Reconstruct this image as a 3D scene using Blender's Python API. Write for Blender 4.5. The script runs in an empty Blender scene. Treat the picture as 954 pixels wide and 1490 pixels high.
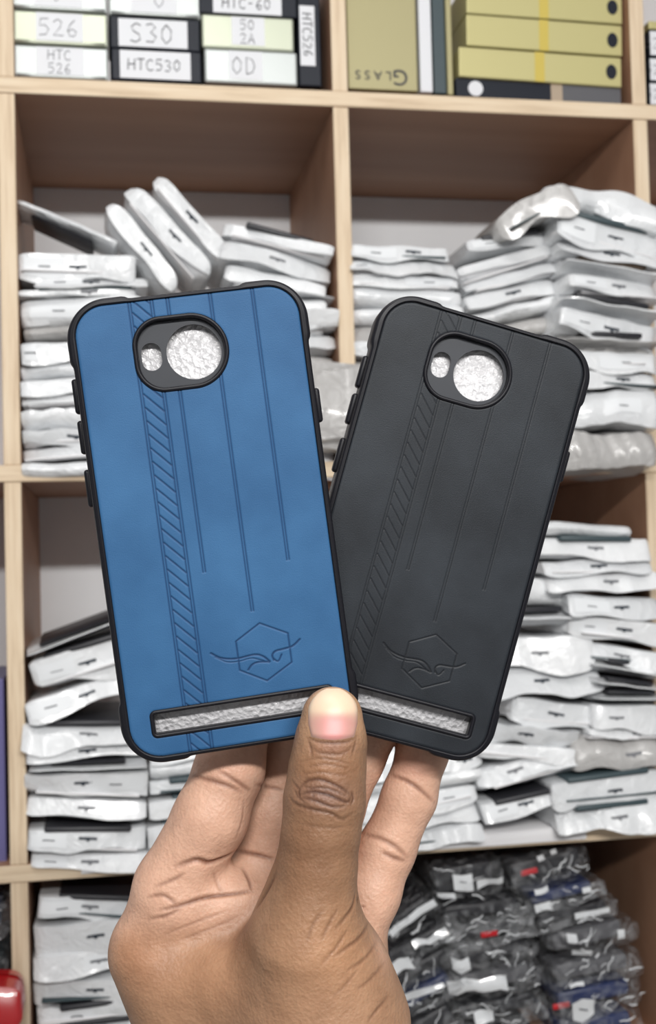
import bpy, math, random
import numpy as np
from mathutils import Matrix, Vector, Euler
from mathutils.bvhtree import BVHTree

random.seed(7)
rng = np.random.default_rng(11)
SC = bpy.context.scene
COL = SC.collection

# ------------------------------------------------------------------ camera
F = 1754.3
EYE = 1.45
YAW, PIT, ROL = 0.1808, 0.0355, -0.026
CAMPOS = np.array([0.0, -1.109, EYE])


def cam_axes():
    cy, sy, cp, sp = math.cos(YAW), math.sin(YAW), math.cos(PIT), math.sin(PIT)
    cr, sr = math.cos(ROL), math.sin(ROL)
    fwd = np.array([sy * cp, cy * cp, sp])
    right = np.array([cy, -sy, 0.0])
    up = np.cross(right, fwd)
    return cr * right + sr * up, -sr * right + cr * up, fwd


RT, UP, FW = cam_axes()
CAM_M = Matrix(((RT[0], UP[0], -FW[0], CAMPOS[0]), (RT[1], UP[1], -FW[1], CAMPOS[1]),
                (RT[2], UP[2], -FW[2], CAMPOS[2]), (0, 0, 0, 1)))
cd = bpy.data.cameras.new('camera')
cd.sensor_fit = 'VERTICAL'
cd.sensor_height = 24.0
cd.lens = F / 1490 * 24.0
cd.clip_start = 0.02
cam = bpy.data.objects.new('camera', cd)
COL.objects.link(cam)
cam.matrix_world = CAM_M
SC.camera = cam
cd.dof.use_dof = True
cd.dof.focus_distance = 0.358
cd.dof.aperture_fstop = cd.lens / 1000 / 0.0016      # a 1.6 mm wide phone lens opening


def onplane(u, v, yp):
    """world point of a photo pixel on the upright plane y = yp"""
    d = FW + RT * (u - 477) / F - UP * (v - 745) / F
    return CAMPOS + d * ((yp - CAMPOS[1]) / d[1])


def camxyz(u, v, depth_mm):
    """camera-frame millimetres (x right, y up, z towards the camera)"""
    return np.array([(u - 477) / F * depth_mm, -(v - 745) / F * depth_mm, -depth_mm])


# ------------------------------------------------------------------ materials
MATS = {}


def new_mat(name):
    m = bpy.data.materials.new(name)
    m.use_nodes = True
    nt = m.node_tree
    b = nt.nodes['Principled BSDF']
    MATS[name] = m
    return m, nt, b


def simple(name, col, rough=0.5, metal=0.0, coat=0.0, spec=0.5):
    m, nt, b = new_mat(name)
    b.inputs['Base Color'].default_value = (*col, 1)
    b.inputs['Roughness'].default_value = rough
    b.inputs['Metallic'].default_value = metal
    b.inputs['Coat Weight'].default_value = coat
    b.inputs['Specular IOR Level'].default_value = spec
    return m


def N(nt, typ, **kw):
    n = nt.nodes.new(typ)
    for k, v in kw.items():
        if k in n.inputs.keys():
            n.inputs[k].default_value = v
        else:
            setattr(n, k, v)
    return n


def ramp(nt, src, stops):
    r = nt.nodes.new('ShaderNodeValToRGB')
    els = r.color_ramp.elements
    while len(els) < len(stops):
        els.new(0.5)
    for e, (p, c) in zip(els, stops):
        e.position = p
        e.color = (*c, 1)
    nt.links.new(src, r.inputs[0])
    return r.outputs[0]


def coords(nt, scale=(1, 1, 1), kind='Object'):
    tc = nt.nodes.new('ShaderNodeTexCoord')
    mp = nt.nodes.new('ShaderNodeMapping')
    mp.inputs['Scale'].default_value = scale
    nt.links.new(tc.outputs[kind], mp.inputs[0])
    return mp.outputs[0]


def noise(nt, vec, scale, detail=3, rough=0.5):
    n = N(nt, 'ShaderNodeTexNoise', Scale=scale, Detail=detail, Roughness=rough)
    nt.links.new(vec, n.inputs['Vector'])
    return n.outputs['Fac']


def bump(nt, b, h, strength, dist):
    bp = N(nt, 'ShaderNodeBump', Strength=strength, Distance=dist)
    nt.links.new(h, bp.inputs['Height'])
    nt.links.new(bp.outputs[0], b.inputs['Normal'])
    return bp


# plywood: pale edge, red-brown veneer faces
m, nt, b = new_mat('plywood_edge')
v = coords(nt, (9, 9, 180))
c = ramp(nt, noise(nt, v, 1.0, 5, 0.6), [(0.25, (0.50, 0.36, 0.23)), (0.5, (0.72, 0.57, 0.40)), (0.8, (0.82, 0.69, 0.52))])
nt.links.new(c, b.inputs['Base Color'])
b.inputs['Roughness'].default_value = 0.6
m, nt, b = new_mat('plywood_edge_upright')
v = coords(nt, (180, 9, 9))
c = ramp(nt, noise(nt, v, 1.0, 5, 0.6), [(0.25, (0.50, 0.36, 0.23)), (0.5, (0.72, 0.57, 0.40)), (0.8, (0.82, 0.69, 0.52))])
nt.links.new(c, b.inputs['Base Color'])
b.inputs['Roughness'].default_value = 0.6
m, nt, b = new_mat('plywood_veneer')
v = coords(nt, (3, 26, 18))
c = ramp(nt, noise(nt, v, 1.0, 3, 0.5), [(0.25, (0.345, 0.180, 0.108)), (0.75, (0.425, 0.240, 0.150))])
nt.links.new(c, b.inputs['Base Color'])
b.inputs['Roughness'].default_value = 0.55

m, nt, b = new_mat('wall_paint')
c = ramp(nt, noise(nt, coords(nt), 12, 4), [(0.3, (0.84, 0.85, 0.87)), (0.7, (0.89, 0.90, 0.92))])
nt.links.new(c, b.inputs['Base Color'])
b.inputs['Roughness'].default_value = 0.8
m, nt, b = new_mat('floor_tile')
c = ramp(nt, noise(nt, coords(nt), 6, 4), [(0.3, (0.40, 0.38, 0.35)), (0.7, (0.50, 0.48, 0.45))])
nt.links.new(c, b.inputs['Base Color'])
b.inputs['Roughness'].default_value = 0.4


def plastic_bag(name, lo, hi, rough, bstr):
    m, nt, b = new_mat(name)
    oi = nt.nodes.new('ShaderNodeObjectInfo')
    v = coords(nt, (1, 1, 1))
    n = noise(nt, v, 22, 3)
    mx = N(nt, 'ShaderNodeMath', operation='MULTIPLY_ADD')
    nt.links.new(oi.outputs['Random'], mx.inputs[0])
    mx.inputs[1].default_value = 0.25
    ad = N(nt, 'ShaderNodeMath', operation='MULTIPLY')
    nt.links.new(n, ad.inputs[0])
    ad.inputs[1].default_value = 0.6
    nt.links.new(ad.outputs[0], mx.inputs[2])
    c = ramp(nt, mx.outputs[0], [(0.15, lo), (0.75, hi)])
    nt.links.new(c, b.inputs['Base Color'])
    b.inputs['Roughness'].default_value = rough
    b.inputs['Coat Weight'].default_value = 0.5
    b.inputs['Coat Roughness'].default_value = 0.12
    w = N(nt, 'ShaderNodeTexNoise', Scale=60, Detail=3, Distortion=1.2)
    nt.links.new(v, w.inputs['Vector'])
    bump(nt, b, w.outputs['Fac'], bstr, 0.004)
    return m


plastic_bag('white_bag', (0.66, 0.68, 0.70), (0.92, 0.93, 0.94), 0.30, 0.6)
plastic_bag('grey_bag', (0.38, 0.37, 0.36), (0.56, 0.55, 0.54), 0.34, 0.7)
simple('glint_film', (0.78, 0.80, 0.82), 0.18, coat=1.0)  # pale glossy colour for the painted glints on clear bags
simple('sticker', (0.80, 0.82, 0.84), 0.5)
simple('slot_dark', (0.03, 0.04, 0.055), 0.5)
simple('pencil', (0.17, 0.175, 0.19), 0.6)
simple('ink', (0.03, 0.03, 0.04), 0.5)
simple('paper', (0.80, 0.79, 0.80), 0.7)
simple('dark_case', (0.022, 0.022, 0.027), 0.4)
simple('blue_case_dark', (0.02, 0.035, 0.12), 0.4)
simple('brown_case', (0.12, 0.085, 0.06), 0.5)
simple('red_tag', (0.55, 0.012, 0.02), 0.35)

# crinkled clear bag: mostly see-through film with a sharp sheen and a little milky haze
m, nt, b = new_mat('clear_film')
out = nt.nodes['Material Output']
v = coords(nt)
w = N(nt, 'ShaderNodeTexNoise', Scale=45, Detail=4, Distortion=2.0)
nt.links.new(v, w.inputs['Vector'])
vo = N(nt, 'ShaderNodeTexVoronoi', Scale=70, feature='DISTANCE_TO_EDGE')
nt.links.new(v, vo.inputs['Vector'])
ad = N(nt, 'ShaderNodeMath', operation='ADD')
nt.links.new(w.outputs['Fac'], ad.inputs[0])
nt.links.new(vo.outputs['Distance'], ad.inputs[1])
bp = N(nt, 'ShaderNodeBump', Strength=1.0, Distance=0.008)
nt.links.new(ad.outputs[0], bp.inputs['Height'])
b.inputs['Base Color'].default_value = (0.55, 0.56, 0.58, 1)
b.inputs['Roughness'].default_value = 0.12
b.inputs['Specular IOR Level'].default_value = 0.9
b.inputs['Coat Weight'].default_value = 1.0
b.inputs['Coat Roughness'].default_value = 0.08
nt.links.new(bp.outputs[0], b.inputs['Normal'])
nt.links.new(bp.outputs[0], b.inputs['Coat Normal'])
tr = N(nt, 'ShaderNodeBsdfTransparent')
ms = N(nt, 'ShaderNodeMixShader')
nt.links.new(ramp(nt, w.outputs['Fac'], [(0.42, (0.05,) * 3), (0.72, (0.42,) * 3)]), ms.inputs[0])
nt.links.new(tr.outputs[0], ms.inputs[1])
nt.links.new(b.outputs[0], ms.inputs[2])
nt.links.new(ms.outputs[0], out.inputs['Surface'])

# phone cases
simple('rubber_black', (0.008, 0.008, 0.011), 0.40, spec=0.24)
simple('rubber_grey', (0.030, 0.033, 0.040), 0.45, spec=.35)


def suede(name, c0, c1, groove, rough):
    m, nt, b = new_mat(name)
    v = coords(nt)
    c = ramp(nt, noise(nt, v, 30, 3, 0.55), [(0.30, c0), (0.70, c1)])
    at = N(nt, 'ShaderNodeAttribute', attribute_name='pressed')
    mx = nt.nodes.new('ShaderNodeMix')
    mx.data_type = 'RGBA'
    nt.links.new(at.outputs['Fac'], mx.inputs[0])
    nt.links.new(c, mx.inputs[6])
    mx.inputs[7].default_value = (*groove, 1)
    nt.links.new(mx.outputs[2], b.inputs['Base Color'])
    b.inputs['Roughness'].default_value = rough
    b.inputs['Specular IOR Level'].default_value = 0.25
    b.inputs['Sheen Weight'].default_value = 0.05
    bump(nt, b, noise(nt, v, 2600, 2), 0.25, 0.0002)
    return m


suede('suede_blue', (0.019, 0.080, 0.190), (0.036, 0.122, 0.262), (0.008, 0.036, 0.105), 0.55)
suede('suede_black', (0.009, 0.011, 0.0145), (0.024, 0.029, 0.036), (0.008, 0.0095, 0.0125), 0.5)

m, nt, b = new_mat('foam_white')
v = coords(nt)
vo = N(nt, 'ShaderNodeTexVoronoi', Scale=620)
nt.links.new(v, vo.inputs['Vector'])
nz = noise(nt, v, 900, 3)
ad = N(nt, 'ShaderNodeMath', operation='ADD')
nt.links.new(vo.outputs['Distance'], ad.inputs[0])
nt.links.new(nz, ad.inputs[1])
b.inputs['Base Color'].default_value = (0.54, 0.535, 0.55, 1)
b.inputs['Roughness'].default_value = 0.25
b.inputs['Coat Weight'].default_value = 0.6
b.inputs['Coat Roughness'].default_value = 0.1
bp = bump(nt, b, ad.outputs[0], 0.8, 0.0006)
nt.links.new(bp.outputs[0], b.inputs['Coat Normal'])

# boxes
simple('silver_card', (0.50, 0.53, 0.52), 0.34, metal=0.45)
simple('silver_green', (0.50, 0.53, 0.42), 0.34, metal=0.45)
simple('navy_card', (0.013, 0.016, 0.025), 0.45, spec=.25)
simple('gold_card', (0.56, 0.51, 0.24), 0.38, metal=0.25)
simple('gold_flat', (0.40, 0.36, 0.19), 0.45, metal=0.2)
simple('gold_tape', (0.60, 0.47, 0.10), 0.3)
simple('tan_paper', (0.42, 0.33, 0.24), 0.5)
simple('label_white', (0.74, 0.75, 0.78), 0.5)
simple('carbon_grey', (0.10, 0.10, 0.11), 0.5)
simple('purple_card', (0.13, 0.12, 0.28), 0.4)
simple('teal_card', (0.05, 0.075, 0.085), 0.4)
simple('plum_film', (0.22, 0.05, 0.06), 0.3)

# skin
m, nt, b = new_mat('skin')
v = coords(nt)
at = N(nt, 'ShaderNodeAttribute', attribute_name='tone')
mott = ramp(nt, noise(nt, v, 140, 4, 0.6), [(0.3, (0.87, 0.84, 0.82)), (0.7, (1.08, 1.08, 1.08))])
mx = nt.nodes.new('ShaderNodeMix')
mx.data_type = 'RGBA'
mx.blend_type = 'MULTIPLY'
mx.inputs[0].default_value = 1.0
nt.links.new(at.outputs['Color'], mx.inputs[6])
nt.links.new(mott, mx.inputs[7])
nt.links.new(mx.outputs[2], b.inputs['Base Color'])
b.inputs['Roughness'].default_value = 0.47
b.inputs['Specular IOR Level'].default_value = 0.42
b.inputs['Subsurface Weight'].default_value = 0.12
b.inputs['Subsurface Radius'].default_value = (1.0, 0.35, 0.2)
b.inputs['Subsurface Scale'].default_value = 0.003
vo = N(nt, 'ShaderNodeTexVoronoi', Scale=900)
nt.links.new(v, vo.inputs['Vector'])
nz = noise(nt, v, 420, 5, 0.65)
ad = N(nt, 'ShaderNodeMath', operation='MULTIPLY_ADD')
nt.links.new(vo.outputs['Distance'], ad.inputs[0])
ad.inputs[1].default_value = 0.35
nt.links.new(nz, ad.inputs[2])
bump(nt, b, ad.outputs[0], 0.38, 0.0009)
m, nt, b = new_mat('nail')
at = N(nt, 'ShaderNodeAttribute', attribute_name='tone')
nt.links.new(at.outputs['Color'], b.inputs['Base Color'])
b.inputs['Roughness'].default_value = 0.42
b.inputs['Subsurface Weight'].default_value = 0.1
b.inputs['Subsurface Scale'].default_value = 0.001


# ------------------------------------------------------------------ object helpers
def tag(o, label=None, cat=None, group=None, kind=None):
    if label: o['label'] = label
    if cat: o['category'] = cat
    if group: o['group'] = group
    if kind: o['kind'] = kind
    return o


def link(name, me, parent=None):
    o = bpy.data.objects.new(name, me)
    COL.objects.link(o)
    if parent is not None:
        o.parent = parent
    return o


def mesh(name, V, Fc, mats, parent=None, smooth=True, fm=None):
    me = bpy.data.meshes.new(name)
    V = np.asarray(V, dtype=np.float32)
    if isinstance(Fc, np.ndarray) and Fc.ndim == 2:
        n, k = Fc.shape
        me.vertices.add(len(V))
        me.vertices.foreach_set('co', V.ravel())
        me.loops.add(n * k)
        me.loops.foreach_set('vertex_index', Fc.astype(np.int32).ravel())
        me.polygons.add(n)
        me.polygons.foreach_set('loop_start', np.arange(0, n * k, k, dtype=np.int32))
        me.update(calc_edges=True)
        me.validate()
    else:
        me.from_pydata(V.tolist(), [], Fc)
        me.update()
    for mt in (mats if isinstance(mats, (list, tuple)) else [mats]):
        me.materials.append(MATS[mt])
    if fm is not None:
        me.polygons.foreach_set('material_index', np.asarray(fm, dtype=np.int32))
    me.polygons.foreach_set('use_smooth', np.full(len(me.polygons), smooth))
    return link(name, me, parent)


def empty(name, M=None):
    o = bpy.data.objects.new(name, None)
    o.empty_display_size = 0.02
    COL.objects.link(o)
    if M is not None:
        o.matrix_world = M
    return o


def rbox(cx, cy, cz, sx, sy, sz, r=0.0012, seg=2):
    """bevelled box as (verts, faces)"""
    import bmesh
    bm = bmesh.new()
    bmesh.ops.create_cube(bm, size=1)
    for q in bm.verts:
        q.co = (cx + q.co.x * sx, cy + q.co.y * sy, cz + q.co.z * sz)
    if r > 0:
        bmesh.ops.bevel(bm, geom=list(bm.edges), offset=r, segments=seg, affect='EDGES', profile=0.5)
    bm.verts.index_update()
    V = [tuple(q.co) for q in bm.verts]
    Fc = [[q.index for q in f.verts] for f in bm.faces]
    bm.free()
    return V, Fc


def join(*parts):
    V, Fc = [], []
    for v, f in parts:
        n = len(V)
        V += [tuple(p) for p in v]
        Fc += [[i + n for i in q] for q in f]
    return V, Fc


def tube(pts, r, seg=6):
    pts = [np.array(p, float) for p in pts]
    V, Fc = [], []
    n = len(pts)
    for i, p in enumerate(pts):
        t = pts[min(i + 1, n - 1)] - pts[max(i - 1, 0)]
        t = t / (np.linalg.norm(t) + 1e-12)
        a = np.cross(t, [0, 0, 1.0])
        if np.linalg.norm(a) < 1e-3:
            a = np.cross(t, [0, 1.0, 0])
        a /= np.linalg.norm(a)
        bb = np.cross(t, a)
        for k in range(seg):
            an = 2 * math.pi * k / seg
            V.append(tuple(p + r * (math.cos(an) * a + math.sin(an) * bb)))
    for i in range(n - 1):
        for k in range(seg):
            k2 = (k + 1) % seg
            Fc.append([i * seg + k, i * seg + k2, (i + 1) * seg + k2, (i + 1) * seg + k])
    Fc.append(list(range(seg))[::-1])
    Fc.append([(n - 1) * seg + k for k in range(seg)])
    return V, Fc


# ------------------------------------------------------------------ room and shelving
T = 0.015
LR, ML, RL = -0.0757, 0.2179, 0.5219          # right face of left upright, left faces of the others
ZT, ZM, ZL = EYE + 0.4254, EYE + 0.0725, EYE - 0.2823
DEP = 0.2832


def plain_box(name, lo, hi, mat, kind='structure'):
    c = [(a + b_) / 2 for a, b_ in zip(lo, hi)]
    s = [b_ - a for a, b_ in zip(lo, hi)]
    V, Fc = rbox(*c, *s, r=0)
    o = mesh(name, V, Fc, mat, smooth=False)
    tag(o, kind=kind)
    return o


plain_box('wall_back', (-2.2, DEP, 0), (2.6, DEP + 0.1, 2.6), 'wall_paint')
plain_box('floor', (-2.2, -2.9, -0.1), (2.6, DEP + 0.1, 0), 'floor_tile')
plain_box('ceiling', (-2.2, -2.9, 2.6), (2.6, DEP + 0.1, 2.7), 'wall_paint')
plain_box('wall_front', (-2.2, -3.0, 0), (2.6, -2.9, 2.6), 'wall_paint')

shelf = empty('pigeonhole_shelving')
tag(shelf, 'plywood pigeonhole shelving with pale edges filling the whole background', 'shelving')
ZB = float(onplane(140, 1594, .012)[2]) - T - .001     # the board the lowest stacks stand on, just below the frame
rows = [ZT + 0.3535, ZT, ZM, ZL, ZB, ZB - 0.3535, ZB - 2 * 0.3535]
ups = [LR - T - 0.2936 - T, LR - T, ML, RL, RL + T + 0.289]
X0, X1 = ups[0] - 0.0, ups[-1] + T


def board(name, lo, hi, edge):
    c = [(a + b_) / 2 for a, b_ in zip(lo, hi)]
    s = [b_ - a for a, b_ in zip(lo, hi)]
    V, Fc = rbox(*c, *s, r=0.0008, seg=1)
    o = mesh(name, V, Fc, [edge, 'plywood_veneer'], shelf, smooth=False)
    for p in o.data.polygons:
        p.material_index = 0 if p.normal.y < -0.3 else 1
    return o


for z in rows:
    board('shelf_board', (X0, 0, z), (X1, DEP, z + T), 'plywood_edge')
for i in range(len(rows) - 1):
    for x in ups:
        board('upright_divider', (x, 0.0012, rows[i + 1] + T), (x + T, DEP, rows[i]), 'plywood_edge_upright')

# ------------------------------------------------------------------ bagged phone cases
COMP = {}
ORD = ['topmost', 'second', 'third', 'fourth', 'fifth', 'sixth', 'seventh', 'eighth', 'ninth', 'tenth', 'eleventh',
       'twelfth', 'thirteenth', 'fourteenth', 'fifteenth', 'sixteenth']


class Warp:
    """a smooth random displacement for one bag"""

    def __init__(s, amp, seed):
        g = np.random.default_rng(seed)
        s.k = g.normal(size=(6, 3)) * np.array([70, 45, 55]) * np.array([1, 1, 1, 1.6, 2.0, 2.6])[:, None]
        s.p = g.uniform(0, 6.28, 6)
        s.d = g.normal(size=(6, 3)) * np.array([0.3, 1.0, 0.8]) * amp / 2.4 * np.array([1, 1, 1, 1.0, .85, .7])[:, None]
        s.he = g.uniform(0, 6.28, 3)

    def __call__(s, P):
        ph = P @ s.k.T + s.p
        wv = np.sin(ph)
        wv[:, 3:] = np.arcsin(np.clip(wv[:, 3:], -1, 1)) * .75      # sharp folds
        return P + wv @ s.d


def bag_profile(t, L, hang, kind):
    if kind == 'pillow':
        return [(0.004, .92 * t), (0.0005, .7 * t), (-0.001, .5 * t), (0.0005, .28 * t), (0.004, .1 * t)], 3
    if kind == 'fin':      # a flat seal sticking straight out
        return [(0.012, .93 * t), (0.005, .66 * t), (-0.004, .60 * t), (-0.013, .56 * t), (-0.0135, .48 * t),
                (-0.004, .44 * t), (0.005, .38 * t), (0.012, .06 * t)], 4
    return [(0.012, 1.0 * t), (0.004, 1.0 * t), (0.0003, .96 * t), (-0.001, .74 * t), (-0.002, .5 * t),
            (-0.003, .5 * t - .5 * hang), (-0.004, .5 * t - hang), (-0.0030, .5 * t - hang - .0004), (-0.0012, .5 * t - .5 * hang),
            (0.0015, .32 * t), (0.006, .22 * t), (0.012, .06 * t)], 6


def bag(xl, yl, xr, yr, h, yp=0.004, kind='flap', slot=None, stick=None, mat='white_bag', amp=0.0011, bend=0.0, L=0.185,
        hang=None, seed=None, dark=False, name='bagged_phone_case', clear=None, red=None, yaw=None, pin=None, pexp=16, seal=None, darkz=.98):
    """one pouch: (xl,yl)-(xr,yr) = its top front edge, h = its height, both as seen in the photo; yp = how far into the shelf"""
    A, B = onplane(xl, yl, yp), onplane(xr, yr, yp)
    w = float(np.linalg.norm(B - A))
    tilt = -math.atan2(B[2] - A[2], B[0] - A[0])
    C0 = onplane((xl + xr) / 2, (yl + yr) / 2 + h, yp)
    C1 = onplane((xl + xr) / 2, (yl + yr) / 2, yp)
    t = float(C1[2] - C0[2]) * math.cos(tilt)
    C0 = C1 - t * np.array([math.sin(tilt), 0, math.cos(tilt)])
    seed = seed if seed is not None else random.randrange(10 ** 6)
    g = np.random.default_rng(seed)
    W = Warp(amp, seed)
    pin = g.uniform(.0, .3) if pin is None else pin
    ftilt = g.normal(0, .16) * t
    slant = (g.normal(0, .006), g.normal(0, .006))
    hang = hang if hang is not None else t * g.uniform(0.30, 0.70)
    front, nf = bag_profile(t, L, hang, kind)
    prof = front + [(0.04, 0.0), (L * .55, 0.0), (L - .012, .1 * t), (L, .45 * t), (L - .012, .9 * t), (L * .55, t), (0.04, t)]
    prof = np.array(prof)
    nx = 44
    us = np.linspace(-1, 1, nx)
    s_ = np.sign(us) * (1 - (1 - np.abs(us)) ** 1.25)
    V = []
    NP = len(prof)

    def place(u, y, z):
        e = 1 - pin * abs(u) ** pexp
        x = u * w / 2
        zz = t * .5 + (z - t * .5) * e
        yy = y + 0.004 * abs(u) ** 14 + 0.0012 * math.sin(3.1 * u + W.he[0]) + slant[0] * u + (slant[1] * (z / t - .5) if y < .02 else 0)
        zz += hang * .22 * math.sin(4.3 * u + W.he[1]) * max(0.0, (.5 * t - z) / (hang + 1e-6)) * (1 if y < 0.001 else 0)
        if y < .001 and kind == 'flap':
            zz += ftilt * u * max(0.0, (.7 * t - z) / t)
        return (x, yy, zz)

    for u in s_:
        for (y, z) in prof:
            V.append(place(u, y, z))
    V = W(np.array(V))
    V[:, 2] -= bend * (V[:, 0] / (w / 2)) ** 2
    # keep the underside on what it lies on
    Fc = []
    for i in range(nx - 1):
        for k in range(NP):
            k2 = (k + 1) % NP
            Fc.append([i * NP + k, i * NP + k2, (i + 1) * NP + k2, (i + 1) * NP + k])
    c0 = len(V)
    V = np.vstack([V, V[:NP].mean(0), V[(nx - 1) * NP:].mean(0)])
    for k in range(NP):
        k2 = (k + 1) % NP
        Fc.append([c0, k2, k])
        Fc.append([c0 + 1, (nx - 1) * NP + k, (nx - 1) * NP + k2])
    o = mesh(name, V, Fc, 'clear_film' if clear else mat)
    o.data.set_sharp_from_angle(angle=math.radians(48))
    o.location = C0
    o.rotation_euler = (0, tilt, g.normal(0, 0.012) if yaw is None else yaw)

    fr = np.array(front[:7] if kind == 'flap' else front[:4])

    def face_patch(pname, u0, u1, z0, z1, mt, off, nxp=8, notch=False):
        """a piece lying on the front face of the pouch between heights z0 (low) and z1"""
        P, Q = [], []
        zs = np.linspace(z1, z0, 4)
        order = np.argsort(fr[:, 1])
        for u in np.linspace(u0, u1, nxp):
            for z in zs:
                y = float(np.interp(z, fr[order, 1], fr[order, 0]))
                P.append(place(u, y, z))
        n0 = len(P)
        for i in range(nxp - 1):
            for k in range(3):
                Q.append([i * 4 + k, i * 4 + k + 1, (i + 1) * 4 + k + 1, (i + 1) * 4 + k])
        if notch:                                  # the small dip of a hang hole
            um, du, dz = (u0 + u1) / 2, (u1 - u0) * .12, (z1 - z0) * .7
            ring = [(um - du, z0 + .0003), (um - du * .7, z0 - dz * .7), (um, z0 - dz), (um + du * .7, z0 - dz * .7), (um + du, z0 + .0003)]
            for (u, z) in ring:
                y = float(np.interp(z, fr[order, 1], fr[order, 0]))
                P.append(place(u, y, z))
            Q.append([n0 + i for i in range(5)])
        P = W(np.array(P))
        P[:, 2] -= bend * (P[:, 0] / (w / 2)) ** 2
        P2 = P.copy()
        P[:, 1] -= off
        P2[:, 1] -= off - 0.0003
        nn = len(P)
        Q2 = [[i + nn for i in q[::-1]] for q in Q]
        q = mesh(pname, np.vstack([P, P2]), Q + Q2, mt, o)
        return q

    zlo = min(f[1] for f in fr)
    zc = (t + zlo) / 2 if kind == 'flap' else t * .5
    hh = (t * .86 - zlo) if kind == 'flap' else t * .55
    if stick:
        st_ = face_patch('sticker', stick[0], stick[1], zc - hh * .36, zc + hh * .36, 'sticker', 0.0006)
        um = (stick[0] + stick[1]) / 2
        face_patch('faint_writing', um - .1, um + .1, zc - .0005, zc + .0006, 'pencil', 0.0011).parent = st_
    if kind == 'flap' and not clear and t > .009 and g.random() < .6:
        V2, F2 = rbox(g.normal(0, .004), L * .35 - .0035, t * g.uniform(.10, .3), w * g.uniform(.8, .97), L * .7, .0016, r=.0004, seg=1)
        V2 = W(np.array(V2))
        V2[:, 2] += g.normal(0, .03) * V2[:, 0]
        mesh('backing_card', V2, F2, 'paper' if g.random() < .75 else 'teal_card', o)
    if slot is not None:
        du = 0.0082 / w * 2 * .95
        face_patch('hang_hole', slot - du, slot + du, zc - .0004, zc + .0019, 'slot_dark' if g.random() < .7 else 'pencil', 0.0008, notch=True)
    if dark:  # dark case slab, doubling as painted shade in gaps between bags
        mt = dark if isinstance(dark, str) else 'dark_case'
        V2, F2 = rbox(0, L * .4 - .004, t * darkz, w * g.uniform(.55, .8), L * .8, min(.0052, t * .4), r=.0018)
        q = mesh('phone_case', V2, F2, mt, o)
        q['label'] = 'dark phone case filling the shaded gap along the mouth of the bag'
    if clear:
        V2, F2 = rbox(0, 0.012 + L * .4, t * .5, w * .82, L * .74, t * .62, r=min(.004, t * .2), seg=3)
        mesh('phone_case', V2, F2, clear, o)
        parts = []
        for _ in range(9):
            u_, z_ = g.uniform(-.9, .9), g.uniform(.1, .95)
            a_ = g.normal(0, .45)
            ln = g.uniform(.004, .016)
            P_ = []
            for q_ in np.linspace(-.5, .5, 5):
                x_ = u_ * w / 2 + ln * q_ * math.cos(a_)
                P_.append((x_, -.0035 - .001 * math.sin(9 * q_), z_ * t + ln * q_ * math.sin(a_) + .0008 * math.sin(7 * q_ + u_ * 9)))
            parts.append(tube(P_, g.uniform(.0003, .0008), 5))
        V3, F3 = join(*parts)
        V3 = W(np.array(V3))
        mesh('film_glints', V3, F3, 'glint_film', o)  # short pale tubes that imitate glints on the crinkled film
        if seal:
            for (a_, b_, c_, d_) in seal:
                face_patch('glint_strip', a_, b_, t * c_, t * d_, 'glint_film', .0012)  # bright patches standing in for glint streaks on the film
        if red is not None:
            V2, F2 = rbox(red * w / 2, -.001, t * .62, .017, .003, .0055, r=.0012)
            q = mesh('red_tag', V2, F2, 'red_tag', o)
            q.data.transform(Matrix.Translation((0, 0, 0)))
    return o


def stack(where, desc, items, group, **common):
    n = 0
    for it in items:
        kw = dict(common)
        if len(it) > 5:
            kw.update(it[5])
        lab = kw.pop('label', None)
        o = bag(*it[:5], **kw)
        look = kw.get('look')
        if lab is None:
            lab = '%s, %s in %s' % (desc, ORD[n] + ' from the top' if n else 'topmost', where)
            n += 1
        tag(o, lab, 'bagged phone case', group)


D = dict
# --- upper left compartment, left stack
stack('the left stack of the upper left compartment', 'white bag', [
    (27, 366, 198, 372, 34, D(slot=0.0, stick=(-.9, -.2))),
    (50, 402, 215, 404, 20, D(slot=0.0, stick=(-.95, -.15))),
    (28, 423, 198, 420, 11, D(slot=.2)),
    (28, 432, 205, 424, 44, D(kind='pillow', stick=(-.85, .1))),
    (34, 474, 205, 468, 20, D(mat='grey_bag', kind='pillow')),
    (30, 500, 212, 488, 26, D(stick=(-.95, -.75))),
    (30, 528, 210, 514, 26, D(mat='white_bag', kind='pillow')),
    (30, 554, 212, 544, 22, D(slot=.25)),
    (32, 577, 210, 564, 18, D()),
    (31, 596, 214, 582, 34, D(kind='pillow', amp=.0016)),
    (34, 628, 212, 618, 24, D(slot=-.15)),
    (32, 652, 212, 645, 18, D(mat='white_bag')),
    (30, 672, 212, 668, 24, D(yp=-.008, kind='pillow', amp=.0014)),
], 'white bags in the left stack, upper left compartment')
# --- upper left compartment, right stack
stack('the right stack of the upper left compartment', 'white bag', [
    (329, 318, 485, 362, 24, D(kind='flap', hang=.004, L=.1, dark=True)),
    (325, 347, 486, 386, 33, D(slot=.0, kind='flap')),
    (330, 384, 476, 414, 20, D(kind='flap')),
    (340, 410, 486, 430, 14, D(kind='fin')),
    (318, 428, 473, 434, 24, D(kind='pillow')),
    (322, 448, 491, 454, 24, D()),
    (316, 470, 473, 472, 20, D(kind='pillow')),
    (322, 488, 492, 485, 26, D(kind='flap')),
    (316, 514, 488, 516, 24, D(mat='grey_bag', kind='pillow')),
    (318, 540, 488, 540, 26, D()),
    (320, 566, 488, 566, 28, D()),
    (318, 594, 488, 594, 30, D()),
    (320, 624, 488, 624, 30, D()),
    (318, 654, 488, 653, 36, D()),
], 'white bags in the right stack, upper left compartment')
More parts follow.
